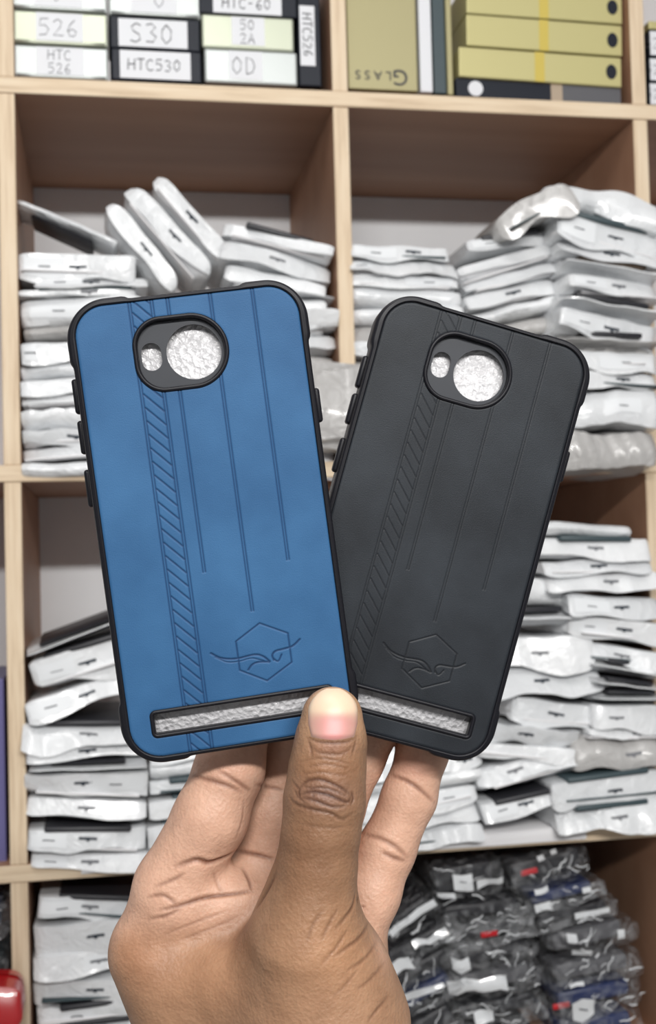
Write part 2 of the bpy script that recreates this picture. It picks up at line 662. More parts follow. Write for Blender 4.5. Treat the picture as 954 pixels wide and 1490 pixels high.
# --- the loose ones thrown on top
g = 'white bags leaning on top of the upper left stacks'
lean = [
    ((24, 284, 172, 352, 15), D(kind='pillow', dark=True, amp=.0006, yp=.012, L=.06, darkz=-.35), 'thin bag propped diagonally from the left divider, black case under it'),
    ((171, 288, 268, 410, 62), D(slot=.1, kind='flap', yp=.012, L=.12, hang=.006, pin=.7, pexp=9), 'leftmost of the three white bags leaning steeply in upper left compartment'),
    ((200, 264, 316, 390, 58), D(slot=.12, kind='flap', yp=.02, L=.12, hang=.006, pin=.7, pexp=9), 'middle one of the three white bags leaning steeply in upper left compartment'),
    ((238, 249, 342, 377, 46), D(slot=-.05, kind='flap', yp=.028, L=.12, hang=.006, pin=.8, pexp=9), 'rightmost and tallest of the three white bags leaning steeply, upper left compartment'),
]
for a, kw, lab in lean:
    tag(bag(*a, **kw), lab, 'bagged phone case', g)

# --- upper right compartment
stack('the left stack of the upper right compartment', 'white bag', [
    (510, 356, 655, 358, 22, D(slot=.25, stick=(-.95, -.1), kind='flap')),
    (508, 378, 666, 381, 20, D(stick=(-.98, -.6))),
    (507, 395, 668, 402, 22, D(stick=(.0, .9))),
    (510, 412, 672, 422, 34, D(kind='pillow', mat='white_bag')),
    (514, 446, 672, 446, 26, D(kind='pillow')),
    (514, 472, 672, 472, 24, D(mat='grey_bag')),
    (514, 496, 672, 497, 24, D()),
    (516, 520, 672, 521, 26, D(mat='grey_bag', kind='pillow')),
    (514, 546, 672, 547, 28, D()),
    (514, 574, 672, 574, 30, D()),
    (516, 604, 672, 604, 30, D()),
    (514, 634, 672, 634, 26, D()),
    (516, 660, 672, 659, 28, D()),
], 'white bags in the left stack, upper right compartment')
stack('the middle stack of the upper right compartment', 'white bag', [
    (676, 351, 806, 333, 24, D(stick=(-.9, -.1), dark=True)),
    (668, 386, 812, 351, 26, D(kind='flap', hang=.003)),
    (674, 408, 812, 380, 22, D()),
    (676, 430, 810, 402, 26, D(slot=-.0, kind='flap')),
    (676, 456, 808, 430, 22, D(kind='pillow')),
    (676, 478, 808, 456, 26, D(mat='grey_bag', kind='pillow')),
    (676, 504, 808, 486, 26, D()),
    (676, 530, 808, 516, 28, D()),
    (676, 558, 808, 548, 28, D()),
    (676, 586, 808, 580, 30, D()),
    (676, 616, 808, 612, 30, D()),
    (676, 646, 808, 645, 36, D()),
], 'white bags in the middle stack, upper right compartment')
stack('the right pile overhanging the upper right compartment', 'white bag', [
    (720, 312, 816, 262, 42, D(mat='grey_bag', kind='flap', bend=.004, amp=.0018, L=.12, pin=.5, pexp=8, label='grey crumpled bag drooping left off the top of the right pile, upper right compartment')),
    (806, 250, 962, 290, 52, D(kind='pillow', bend=.008, amp=.0036, mat='white_bag', label='large crumpled bag draped over the right pile and divider, upper right compartment')),
    (814, 306, 966, 342, 40, D(slot=.1, stick=(-.95, -.3), dark='teal_card')),
    (818, 346, 962, 372, 22, D(slot=.0)),
    (822, 370, 960, 394, 24, D(kind='fin', mat='white_bag', dark='brown_case')),
    (824, 398, 962, 412, 28, D(slot=.1, stick=(-.9, -.2))),
    (818, 424, 960, 450, 24, D(kind='fin', dark=True)),
    (812, 448, 962, 474, 34, D(stick=(-.95, -.1), slot=.05)),
    (820, 484, 958, 490, 24, D(mat='grey_bag', kind='fin', dark=True)),
    (822, 510, 956, 513, 26, D(kind='flap', stick=(-.3, .9))),
    (822, 538, 958, 541, 22, D(slot=.25, mat='white_bag')),
    (826, 561, 958, 565, 62, D(kind='pillow', amp=.0024, mat='white_bag', stick=(-.2, .6))),
    (800, 622, 956, 622, 64, D(kind='pillow', amp=.0024, mat='grey_bag', yp=-.04)),
], 'bags in the right pile, upper right compartment', yp=-.03)
tag(bag(452, 528, 566, 520, 128, kind='pillow', amp=.003, mat='grey_bag', yp=-.035, L=.03, yaw=0.0),
    'large crumpled grey plastic bag hanging in front of the middle divider', 'plastic bag')

# --- middle left compartment
stack('the left stack of the middle left compartment', 'white bag', [
    (38, 945, 205, 884, 15, D(kind='fin', dark=True, amp=.0006)),
    (42, 962, 214, 910, 50, D(slot=-.1, stick=(-.9, -.3), dark=True)),
    (36, 1022, 216, 964, 34, D(slot=-.05, stick=(-.95, -.3))),
    (34, 1052, 216, 1050, 32, D(slot=.05, kind='flap', dark=True)),
    (40, 1090, 214, 1082, 24, D(slot=-.0, hang=.003)),
    (44, 1112, 214, 1106, 14, D(kind='fin', dark=True)),
    (36, 1126, 216, 1122, 36, D(slot=-.05, stick=(.0, .95))),
    (40, 1160, 214, 1166, 34, D(slot=.0, kind='flap', hang=.005)),
    (42, 1206, 214, 1204, 36, D(slot=.0, stick=(-.95, -.35), dark=True)),
    (46, 1243, 216, 1240, 24, D(slot=.0, stick=(-.95, -.4))),
], 'white bags in the left stack, middle left compartment', yp=-.004)
stack('the right stack of the middle left compartment', 'white bag', [
    (222, 1052, 400, 1030, 28, D()),
    (218, 1080, 398, 1062, 28, D()),
    (218, 1110, 396, 1092, 28, D(kind='pillow')),
    (218, 1138, 398, 1122, 22, D(dark='teal_card')),
    (216, 1164, 394, 1146, 28, D(dark='teal_card')),
    (214, 1200, 392, 1180, 26, D(stick=(-.9, -.4), dark='teal_card')),
    (216, 1226, 394, 1210, 34, D(slot=-.7)),
], 'white bags in the right stack, middle left compartment')

# --- middle right compartment
stack('the left stack of the middle right compartment', 'white bag', [
    (524, 1064, 698, 1040, 24, D()),
    (524, 1088, 700, 1064, 26, D()),
    (524, 1114, 700, 1088, 26, D(slot=.7)),
    (526, 1140, 698, 1116, 24, D(kind='pillow')),
    (522, 1164, 694, 1140, 30, D(stick=(.1, .9))),
    (526, 1194, 696, 1170, 24, D(slot=-.3)),
    (526, 1218, 698, 1194, 26, D(slot=-.2)),
], 'white bags in the left stack, middle right compartment', yp=-.004)
stack('the middle stack of the middle right compartment', 'white bag', [
    (700, 832, 838, 842, 46, D(kind='pillow', mat='white_bag')),
    (690, 890, 842, 884, 26, D(kind='fin', dark=True, hang=.002)),
    (690, 928, 860, 922, 46, D(slot=.1, kind='flap')),
    (700, 976, 872, 968, 40, D(slot=.0, kind='flap')),
    (748, 1014, 884, 1030, 34, D(slot=-.1, kind='flap', mat='white_bag')),
    (700, 1050, 842, 1064, 26, D(slot=-.1)),
    (696, 1078, 838, 1090, 22, D(kind='flap')),
    (694, 1122, 846, 1084, 38, D(slot=-.3, kind='flap', hang=.004)),
    (700, 1172, 838, 1140, 30, D(slot=-.1, stick=(-.9, -.3), dark=True, kind='flap')),
], 'white bags in the middle stack, middle right compartment', yp=-.012)
stack('the right stack of the middle right compartment', 'white bag', [
    (790, 758, 920, 762, 22, D(kind='pillow')),
    (786, 782, 944, 784, 32, D(slot=.0, dark='teal_card')),
    (792, 817, 946, 812, 20, D(slot=.0)),
    (798, 838, 960, 830, 28, D(slot=.1)),
    (826, 864, 966, 872, 28, D(slot=.1, stick=(-.9, -.15))),
    (832, 893, 968, 909, 34, D(slot=.1, stick=(-.95, -.25))),
    (844, 930, 968, 952, 24, D(slot=-.0)),
    (858, 956, 970, 974, 20, D(kind='fin', dark=True)),
    (862, 984, 968, 998, 16, D(kind='fin', dark=True)),
    (866, 1006, 968, 1008, 16, D(kind='fin', dark=True)),
    (862, 1024, 970, 1028, 34, D(slot=-.4)),
    (856, 1060, 970, 1062, 14, D(slot=.3)),
    (838, 1076, 964, 1070, 52, D(mat='grey_bag', kind='pillow', amp=.0024, slot=.3)),
    (802, 1138, 964, 1116, 42, D(slot=.1, kind='flap', dark='teal_card')),
    (812, 1178, 966, 1162, 34, D(slot=.1, kind='flap', dark='teal_card')),
], 'white bags in the right stack, middle right compartment', yp=-.022)

# --- lower left compartment
stack('the lower left compartment', 'white bag', [
    (58, 1302, 224, 1306, 35, D(slot=-.1, stick=(-.95, -.2), dark=True)),
    (50, 1348, 226, 1326, 44, D(slot=.0, kind='flap')),
    (49, 1392, 228, 1372, 40, D(slot=.05, stick=(-.2, .6))),
    (48, 1434, 228, 1414, 36, D(slot=-.0)),
    (54, 1470, 230, 1448, 24, D(stick=(-.6, -.1), dark=True)),
    (56, 1494, 230, 1474, 26, D(slot=.0, dark=True)),
    (54, 1520, 230, 1502, 34, D()),
    (54, 1554, 230, 1540, 40, D()),
], 'white bags in the lower left compartment', yp=.012)

# --- lower right compartment: black phone cases in clear crinkled bags
dk = D(mat='grey_bag', amp=.0030, yp=.006)
dark_items = [
    ((556, 1352, 628, 1300, 40), D(clear='dark_case', seal=[(-.9,.9,.55,.85)], kind='pillow'), 'black phone case in clear bag, topmost of the left slanting stack, lower right compartment'),
    ((548, 1402, 664, 1336, 34), D(clear='dark_case', seal=[(-.1,.7,.6,.95),(-.75,-.3,.1,.6)], kind='flap'), 'black case in clear bag, second from top of the left slanting stack, lower right'),
    ((550, 1438, 664, 1374, 36), D(clear='dark_case', seal=[(-.9,-.7,.5,.8)], kind='pillow'), 'black case in clear bag, third from top of the left slanting stack, lower right'),
    ((560, 1476, 662, 1412, 36), D(clear='blue_case_dark', seal=[(-.8,.6,.7,.9)], kind='fin'), 'dark blue case in clear bag, fourth of the left slanting stack, lower right'),
    ((560, 1514, 662, 1452, 76), D(clear='dark_case', seal=[(-.7,-.3,.5,.8)], kind='pillow'), 'black case in clear bag at the bottom edge of the left slanting stack, lower right'),
    ((628, 1262, 730, 1244, 62), D(clear='dark_case', seal=[(-.9,-.45,.12,.24),(.2,.95,.3,.5)], kind='pillow', stick=(-.45, .1)), 'black case in clear bag with square white sticker, lower right compartment'),
    ((640, 1322, 776, 1306, 32), D(clear='dark_case', kind='flap'), 'black case in clear bag directly under the white stickered bag, lower right'),
    ((646, 1356, 780, 1334, 34), D(clear='dark_case', kind='flap', red=-.05), 'black case in clear bag with a red tag, middle stack, lower right'),
    ((652, 1394, 784, 1366, 34), D(clear='dark_case', seal=[(-.9,-.55,.3,.8)], kind='pillow'), 'black case in clear bag just below the red-tagged one, middle stack'),
    ((650, 1424, 790, 1396, 46), D(clear='carbon_grey', seal=[(-.95,.2,.35,.8)], kind='pillow', mat='white_bag'), 'greyish milky clear bag with grey case, middle stack, lower right'),
    ((664, 1470, 792, 1446, 36), D(clear='dark_case', seal=[(-.6,-.2,.2,.7)], kind='flap'), 'black case in clear bag near bottom edge of middle stack, lower right'),
    ((664, 1508, 792, 1482, 64), D(clear='dark_case', kind='pillow'), 'lowest black case in clear bag of the middle stack, lower right'),
    ((738, 1258, 862, 1228, 46), D(clear='dark_case', seal=[(-.6,-.25,.05,.2),(-.3,-.12,.85,.98),(.1,.25,.85,.98)], kind='pillow', red=-.55), 'topmost black case of right stack with red tag at its left, lower right'),
    ((770, 1306, 878, 1280, 28), D(clear='blue_case_dark', seal=[(-.9,-.5,.2,.6),(.4,.6,.5,.8)], kind='flap'), 'blue case in clear bag beneath the topmost black case, right stack, lower right'),
    ((780, 1338, 902, 1312, 20), D(clear='dark_case', seal=[(-.1,.75,.35,.8)], kind='flap'), 'thin shiny clear bag with black case, third of right stack, lower right'),
    ((800, 1362, 924, 1334, 44), D(clear='carbon_grey', seal=[(-.6,-.4,.6,.9),(.5,.65,.4,.7),(-.5,-.1,.1,.3)], kind='pillow', amp=.003), 'heavily crinkled clear bag in the right stack beside the brown divider'),
    ((804, 1408, 934, 1384, 40), D(clear='carbon_grey', seal=[(-.7,-.35,.1,.25)], kind='pillow'), 'smoky clear bag just below the crinkled one, right stack, lower right'),
    ((808, 1450, 936, 1424, 38), D(clear='blue_case_dark', kind='flap', red=-.9, stick=(-.7, -.2)), 'blue case in clear bag with red tag and white sticker, right stack'),
    ((812, 1490, 938, 1464, 78), D(clear='blue_case_dark', kind='pillow', stick=(-.8, -.1)), 'blue case in clear bag at the bottom edge of right stack, lower right'),
]
for a, kw, lab in dark_items:
    k2 = dict(dk)
    k2.update(kw)
    tag(bag(*a, **k2), lab, 'bagged phone case', 'dark phone cases in clear bags, lower right compartment')

# --- far left column: dark bags, a violet box, a red bag
tag(bag(-150, 1318, 13, 1310, 62, kind='pillow', clear='blue_case_dark', amp=.002), 'dark blue shiny bag at the left edge above the red bag', 'bagged phone case')
tag(bag(-150, 1376, 13, 1372, 222, kind='pillow', clear='teal_card', amp=.002), 'tall teal shiny bag at the left edge behind the red bag', 'bagged phone case')
MATS['red_film'] = simple('red_film', (0.42, 0.012, 0.015), 0.28, coat=0.6)
tag(bag(-120, 1430, 37, 1432, 90, kind='pillow', mat='red_film', yp=-.05, amp=.0008, L=.05, pin=.9, pexp=14), 'red glossy bag bulging past the left divider at bottom left', 'bag')


def crate(px0, py0, px1, py1, yp, depth, name, mat, label, cat, group=None, tilt=0.0, r=.0012):
    """upright carton whose front face spans the photo rectangle"""
    A, B = onplane(px0, py1, yp), onplane(px1, py1, yp)
    Tt = onplane((px0 + px1) / 2, py0, yp)
    w, h = B[0] - A[0], Tt[2] - (A[2] + B[2]) / 2
    V, Fc = rbox(0, depth / 2, h / 2, w, depth, h, r=r)
    o = mesh(name, V, Fc, mat, smooth=False)
    o.location = ((A[0] + B[0]) / 2, yp, (A[2] + B[2]) / 2)
    o.rotation_euler = (0, tilt, 0)
    tag(o, label, cat, group)
    return o, w, h


tag(crate(-120, 990, 10, 1262, .02, .14, 'carton', 'purple_card', 'violet carton at the left edge beside the middle left divider', 'box')[0])

# paper lining under the bags
for (xa, ya, xb, yb, hh, lab) in ((118, 1262, 270, 1252, 17, 'white paper strip hanging over the shelf edge under the middle left bags'),
                                  (596, 1238, 852, 1198, 18, 'long white paper liner sagging over the shelf edge under the middle right bags')):
    A, B = onplane(xa, ya, -.004), onplane(xb, yb, -.004)
    C = onplane(xa, ya + hh, -.004)
    hz = A[2] - C[2]
    zt_ = ZL + T + .0012
    V, Fc = [], []
    nn = 24
    for i in range(nn):
        f_ = i / (nn - 1)
        x = A[0] + (B[0] - A[0]) * f_
        wv = .0006 * math.sin(9 * f_)
        for (y, z) in ((.12, zt_), (.03, zt_), (-.002, zt_), (-.0042 + wv, zt_ - .002), (-.005 + wv, zt_ - .55 * hz), (-.0045 + wv, zt_ - hz - .0012)):
            V.append((x, y, z))
            V.append((x, y + (.0005 if z < zt_ else 0), z - (.0004 if z >= zt_ else 0)))
    for i in range(nn - 1):
        for k in range(5):
            a = i * 12 + k * 2
            Fc.append([a, a + 2, a + 14, a + 12])
            Fc.append([a + 1, a + 13, a + 15, a + 3])
    o = mesh('paper_liner', V, Fc, 'paper')
    tag(o, lab, 'paper')

# ------------------------------------------------------------------ cartons on the top row
STROKES = {
    'H': [[(0, 0), (.05, 1)], [(.6, 0), (.62, 1)], [(0, .5), (.62, .52)]],
    'T': [[(0, .98), (.7, 1)], [(.36, 1), (.32, 0)]],
    'C': [[(.6, .85), (.4, 1), (.15, .85), (.02, .5), (.12, .12), (.38, 0), (.62, .12)]],
    '5': [[(.6, 1), (.12, .98), (.08, .58), (.4, .62), (.6, .38), (.45, .06), (.05, .02)]],
    '2': [[(.05, .8), (.3, 1), (.55, .82), (.45, .5), (.05, .02), (.65, .03)]],
    '6': [[(.5, 1), (.2, .7), (.06, .35), (.2, .03), (.48, .05), (.58, .3), (.35, .46), (.1, .32)]],
    '3': [[(.05, .92), (.35, 1), (.55, .8), (.28, .54), (.58, .32), (.4, .03), (.03, .06)]],
    '0': [[(.3, 1), (.06, .7), (.05, .3), (.28, 0), (.52, .25), (.56, .7), (.3, 1)]],
    'S': [[(.6, .88), (.36, 1), (.1, .82), (.2, .58), (.5, .42), (.56, .15), (.3, 0), (.03, .1)]],
    '-': [[(.1, .5), (.5, .52)]],
    'A': [[(0, 0), (.32, 1), (.62, 0)], [(.12, .38), (.52, .4)]],
    'D': [[(.05, 0), (.05, 1), (.42, .86), (.55, .5), (.42, .12), (.05, 0)]],
}


def handwriting(parent, lines, cx, cz, hgt, y, r=.0004, mat='ink', vertical=False):
    parts = []
    for li, s in enumerate(lines):
        wid = sum(.8 for _ in s) * hgt
        for ci, ch in enumerate(s):
            for st in STROKES.get(ch, []):
                P = []
                for (a, b_) in st:
                    lx = -wid / 2 + ci * .8 * hgt + a * hgt * .95
                    lz = (b_ - .5) * hgt - (li - (len(lines) - 1) / 2) * hgt * 1.35 + .06 * hgt * math.sin(3 * ci)
                    if vertical:
                        lx, lz = lz, -lx
                    P.append((cx + lx, y, cz + lz))
                parts.append(tube(P, r))
    V, Fc = join(*parts)
    return mesh('handwriting', V, Fc, mat, parent)


def label_on(parent, w, h, u0, u1, v0, v1, mat='label_white', name='paper_label', off=.0004):
    """flat label on the front face; u, v are fractions of its width and height"""
    x0, x1, z0, z1 = (u0 - .5) * w, (u1 - .5) * w, v0 * h, v1 * h
    V, Fc = rbox((x0 + x1) / 2, -off / 2, (z0 + z1) / 2, x1 - x0, off, z1 - z0, r=0)
    return mesh(name, V, Fc, mat, parent, smooth=False)


gb = 'small cartons on the top left shelf'


def silver(px0, py0, px1, py1, mat, lab, lines, flare=True, lu=(.24, .74), vert=False, inkm='pencil', yp=.012):
    o, w, h = crate(px0, py0, px1, py1, yp, .11, 'silver_carton', mat, lab, 'box', gb, r=.002)
    if flare:                                        # turned-up lower lip of the tray
        V, Fc = tube([(-w * .47, -.0015, h * .06), (-w * .3, -.0018, h * .045), (w * .3, -.0018, h * .045), (w * .47, -.0015, h * .06)], .0016, 8)
        mesh('bottom_lip', V, Fc, mat, o)
    lb = label_on(o, w, h, lu[0], lu[1], .12, .95)
    if lines:
        handwriting(lb, lines, (sum(lu) / 2 - .5) * w, h * .52, h * (.30 if len(lines) > 1 else .5), -.0006, r=.00042, mat=inkm)
    return o


silver(20, 67, 158, 115, 'silver_card', 'bottom silver carton in the left stack on the top left shelf', ['HTC', '526'])
silver(19, 17, 157, 66, 'silver_green', 'second silver carton up, left stack on the top left shelf', ['526'])
silver(16, -34, 156, 16, 'silver_card', 'top silver carton cut by the frame, left stack on the top left shelf', ['-0-'])


def navy(px0, py0, px1, py1, lab, lines, box=(.1, .9, .08, .92), sz=.5, mat='navy_card'):
    o, w, h = crate(px0, py0, px1, py1, .010, .11, 'dark_carton', mat, lab, 'box', gb)
    lb = label_on(o, w, h, *box)
    if lines:
        handwriting(lb, lines, ((box[0] + box[1]) / 2 - .5) * w, h * (box[2] + box[3]) / 2, h * sz, -.0007, r=.0005)
    return o


navy(163, 73, 293, 118, 'dark carton with white front label, bottom of the middle stack, top left shelf', ['HTC530'], box=(.09, .88, .06, .95), sz=.36)
navy(161, 26, 291, 72, 'dark carton with white front label, second up in middle stack, top left shelf', ['S30'], box=(.09, .86, .06, .93), sz=.6)
silver(158, -26, 292, 25, 'silver_card', 'pale carton on top of the two dark labelled cartons, top left shelf', ['-0'])
silver(298, 73, 433, 122, 'silver_card', 'bottom silver carton under the greenish one, right stack, top left shelf', ['0D'], lu=(.26, .62), inkm='ink', flare=False)
silver(294, 23, 428, 72, 'silver_green', 'greenish silver carton with scribbled label, right stack, top left shelf', ['50', '2A'], lu=(.32, .68), inkm='ink', flare=False)
navy(290, -28, 432, 22, 'black carton with cut-off white label on top of the greenish carton', ['HTC-60'], box=(.14, .84, .03, .62), sz=.3)
o, w, h = crate(436, -36, 468, 125, .012, .11, 'dark_carton', 'navy_card', 'narrow black carton standing upright with vertical label beside middle divider', 'box', gb)
lb = label_on(o, w, h, .06, .74, .18, .72)
handwriting(lb, ['HTC526'], -.1 * w, h * .45, w * .42, -.0007, r=.0005, vertical=True)

# top right shelf
gg = 'gold cartons on the top right shelf'
o, w, h = crate(507, -70, 608, 131, .010, .022, 'gold_carton', 'gold_flat', 'flat gold carton standing on edge with upside-down dark lettering', 'box', gg)


def font_text(parent, body, size, x, z, y, mat, rot180=False):
    cu = bpy.data.curves.new('lettering', 'FONT')
    cu.body = body
    cu.size = size
    cu.extrude = .0001
    cu.align_x = 'CENTER'
    cu.align_y = 'CENTER'
    t_ = bpy.data.objects.new('lettering', cu)
    COL.objects.link(t_)
    dg = bpy.context.evaluated_depsgraph_get()
    me = bpy.data.meshes.new_from_object(t_.evaluated_get(dg))
    bpy.data.objects.remove(t_)
    M = Matrix.Translation((x, y, z)) @ Matrix.Rotation(math.pi / 2, 4, 'X')
    if rot180:
        M = M @ Matrix.Rotation(math.pi, 4, 'Z')
    me.transform(M)
    me.materials.clear()
    me.materials.append(MATS[mat])
    return link('lettering', me, parent)


font_text(o, 'G', .022, w * .245, h * .10, -.0006, 'ink', True)
font_text(o, 'L A S S', .0125, -w * .14, h * .105, -.0006, 'ink', True)
o, w, h = crate(612, -70, 630, 134, .010, .12, 'carton', 'label_white', 'thin white carton standing beside the flat gold carton', 'box')
label_on(o, w, h, .0, 1.0, .75, 1.0, 'purple_card', 'purple_band')
tag(crate(632, -70, 650, 136, .016, .12, 'carton', 'teal_card', 'thin dark teal carton standing right of the thin white one', 'box')[0])
tag(crate(652, -70, 660, 138, .012, .12, 'gold_carton', 'gold_flat', 'very thin gold carton on edge beside the dark gap, top right shelf', 'box')[0], group=gg)


def gold(px0, py0, px1, py1, lab, tilt, yp):
    o, w, h = crate(px0, py0, px1, py1, yp, .10, 'gold_carton', 'gold_card', lab, 'box', gg, tilt=tilt)
    label_on(o, w, h, .46, .52, .0, 1.0, 'gold_tape', 'yellow_tape', .0003)
    P = [(w * .435 + math.cos(a) * .0056, -.0006, h * .5 + math.sin(a) * .0075) for a in np.linspace(0, 2 * math.pi, 24, endpoint=False)]
    V = P + [(x, y + .0005, z) for x, y, z in P]
    Fc = [list(range(24)), [24 + (23 - i) for i in range(24)]] + [[i, 24 + i, 24 + (i + 1) % 24, (i + 1) % 24] for i in range(24)]
    mesh('round_emblem', V, Fc, 'navy_card', o, smooth=False)
    return o


o, w, h = crate(664, 118, 903, 152, .012, .10, 'dark_carton', 'navy_card', 'black patterned carton under the gold stack on the top right shelf', 'box')
label_on(o, w, h, .57, .64, 0, 1, 'tan_paper', 'tan_band', .0003)
label_on(o, w, h, .64, 1.0, .04, .96, 'carbon_grey', 'grey_panel', .0002)
P = [(-w * .385 + math.cos(a) * .0075, -.0008, h * .55 + math.sin(a) * .0075) for a in np.linspace(0, 2 * math.pi, 24, endpoint=False)]
V = P + [(x, y + .0006, z) for x, y, z in P]
mesh('round_sticker', V, [list(range(24)), [24 + (23 - i) for i in range(24)]] + [[i, 24 + i, 24 + (i + 1) % 24, (i + 1) % 24] for i in range(24)], 'label_white', o, smooth=False)
gold(668, 76, 904, 119, 'lowest of the three gold cartons stacked on the top right shelf', .02, .008)
gold(679, 29, 905, 74, 'middle one of the three gold cartons stacked on the top right shelf', .018, .012)
gold(679, -20, 905, 27, 'upper one of the three gold cartons stacked on the top right shelf', .014, .012)
for k, (a, b_, lab) in enumerate(((122, 156, 'lowest white labelled carton at the right edge beyond the right divider'),
                                  (86, 121, 'middle white labelled carton at the right edge beyond the right divider'),
                                  (46, 85, 'top white labelled carton at the right edge beyond the right divider'))):
    o, w, h = crate(945, a, 1050, b_, .012, .1, 'white_carton', 'navy_card', lab, 'box', 'white labelled cartons at the right edge')
    lb = label_on(o, w, h, .01, .95, .06, .94)
    handwriting(lb, ['526'], -.4 * w, h * .5, h * .4, -.0006)
tag(crate(944, 33, 1050, 45, .012, .1, 'gold_carton', 'gold_card', 'thin gold carton lying on the white cartons at the right edge', 'box')[0])

# ------------------------------------------------------------------ the two held phone cases (millimetres, y up, z to the viewer)
HW, HH = 35.75, 69.25
MM = 0.001


def rr_sdf(x, y, cx, cy, hw, hh, r):
    qx, qy = np.abs(x - cx) - hw + r, np.abs(y - cy) - hh + r
    return np.hypot(np.maximum(qx, 0), np.maximum(qy, 0)) + np.minimum(np.maximum(qx, qy), 0) - r


def oval_sdf(x, y):
    """camera window: tight corners on the left, a half round on the right"""
    r = np.where(x < -3.1, 8.2, 10.6)
    return rr_sdf(x, y, -3.1, 50.8, 13.6, 10.7, r)


def seg_sdf(x, y, P):
    d = np.full(x.shape, 1e9)
    for (ax, ay), (bx, by) in zip(P[:-1], P[1:]):
        vx, vy = bx - ax, by - ay
        t = np.clip(((x - ax) * vx + (y - ay) * vy) / (vx * vx + vy * vy + 1e-9), 0, 1)
        d = np.minimum(d, np.hypot(x - ax - t * vx, y - ay - t * vy))
    return d


def smooth_poly(P, n=6):
    P = np.array(P, float)
    out = []
    for i in range(len(P) - 1):
        p0, p1, p2, p3 = P[max(i - 1, 0)], P[i], P[i + 1], P[min(i + 2, len(P) - 1)]
        for t in np.linspace(0, 1, n, endpoint=False):
            out.append(.5 * ((2 * p1) + (-p0 + p2) * t + (2 * p0 - 5 * p1 + 4 * p2 - p3) * t * t + (-p0 + 3 * p1 - 3 * p2 + p3) * t ** 3))
    out.append(P[-1])
    return [tuple(p) for p in out]


PW, PH, PR = 33.2, 67.2, 9.2
SL = (0.7, -57.5, 27.2, 3.75, 1.4)     # slot cx, cy, half sizes, corner


def panel_mesh(wd=1.0, dep=.30):
    st = .21
    nx, ny = int(2 * PW / st) + 1, int(2 * PH / st) + 1
    xs, ys = np.linspace(-PW, PW, nx), np.linspace(-PH, PH, ny)
    X, Y = np.meshgrid(xs, ys, indexing='ij')
    ds = []
    w1 = .16 * wd
    for x0, yb in ((-16.8, -70), (-9.55, -70)):
        for off in (0, .75 if x0 < -12 else -.75):
            ds.append(seg_sdf(X, Y, [(x0 + off, 70), (x0 + off, yb)]))
    for x0, yb in ((-5.2, -14.8), (7.4, -28.3), (20.0, -14.6)):
        for off in (-.36, .36):
            ds.append(seg_sdf(X, Y, [(x0 + off, 70), (x0 + off, yb)]))
    D1 = np.min(ds, 0) - w1
    hatch = []
    yy = 76.0
    while yy > -72:
        if yy - 7 < 68:
            hatch.append(seg_sdf(X, Y, [(-15.9, yy), (-10.4, yy - 5.9)]))
        yy -= 4.02
    D2 = np.min(hatch, 0) - .2 * wd
    hexa = [(9, -32.2), (17, -36.4), (17, -45.2), (9, -49.6), (1.3, -45.3), (1.3, -36.6), (9, -32.2)]
    em = [seg_sdf(X, Y, hexa) - .2,
          seg_sdf(X, Y, smooth_poly([(-6.5, -39.0), (-3.6, -40.9), (.8, -41.7), (6.2, -41.3), (8.7, -42.2), (10.5, -44.0)])) - .26,
          seg_sdf(X, Y, smooth_poly([(-5.5, -40.2), (-2.2, -42.2), (1.4, -42.6), (5.0, -42.2), (7.5, -43.0), (10.3, -44.3)])) - .14,
          seg_sdf(X, Y, smooth_poly([(10.4, -44.1), (7.2, -43.7), (5.2, -44.2), (3.8, -45.6)])) - .24,
          seg_sdf(X, Y, smooth_poly([(20.3, -38.7), (17.9, -40.4), (15.0, -40.9), (12.6, -41.2), (11.5, -42.3), (11.8, -43.8)])) - .26,
          seg_sdf(X, Y, smooth_poly([(11.6, -43.2), (13.0, -44.3), (14.3, -42.4)])) - .2]
    D3 = np.min(em, 0)
    G = np.minimum(np.minimum(D1, D2), D3)
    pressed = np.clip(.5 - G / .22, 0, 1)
    Z = -dep * pressed
    Z -= .22 * np.clip(1 - rr_sdf(X, Y, -13.2, 0, 3.0, 80, .1) / .6, 0, 1) * 0   # band sits level
    edge = -np.maximum(np.maximum(rr_sdf(X, Y, 0, 0, PW, PH, PR), -oval_sdf(X, Y)), -rr_sdf(X, Y, *SL))
    Z -= .35 * np.clip(1 - edge / .9, 0, 1) ** 2
    keep = (rr_sdf(X, Y, 0, 0, PW, PH, PR) < .05) & (oval_sdf(X, Y) > -.35) & (rr_sdf(X, Y, *SL) > -.35)
    idx = np.arange(nx * ny).reshape(nx, ny)
    q = np.stack([idx[:-1, :-1], idx[1:, :-1], idx[1:, 1:], idx[:-1, 1:]], -1)
    kq = keep[:-1, :-1] & keep[1:, :-1] & keep[1:, 1:] & keep[:-1, 1:]
    q = q[kq]
    V = np.stack([X.ravel(), Y.ravel(), Z.ravel()], -1)
    used = np.unique(q)
    mp = np.full(nx * ny, -1)
    mp[used] = np.arange(len(used))
    V = V[used]
    q = mp[q]
    n = len(V)
    Vb = V.copy()
    Vb[:, 2] = -1.3
    V2 = np.vstack([V, Vb])
    # walls along the open border
    e = np.concatenate([q[:, [0, 1]], q[:, [1, 2]], q[:, [2, 3]], q[:, [3, 0]]])
    key = np.sort(e, 1)
    kk = key[:, 0].astype(np.int64) * n + key[:, 1]
    _, inv, cnt = np.unique(kk, return_inverse=True, return_counts=True)
    be = e[cnt[inv] == 1]
    wall = np.stack([be[:, 1], be[:, 0], be[:, 0] + n, be[:, 1] + n], -1)
    Fq = np.vstack([q, q[:, ::-1] + n, wall])
    return V2 * MM, Fq, np.concatenate([pressed.ravel()[used], np.zeros(n)])


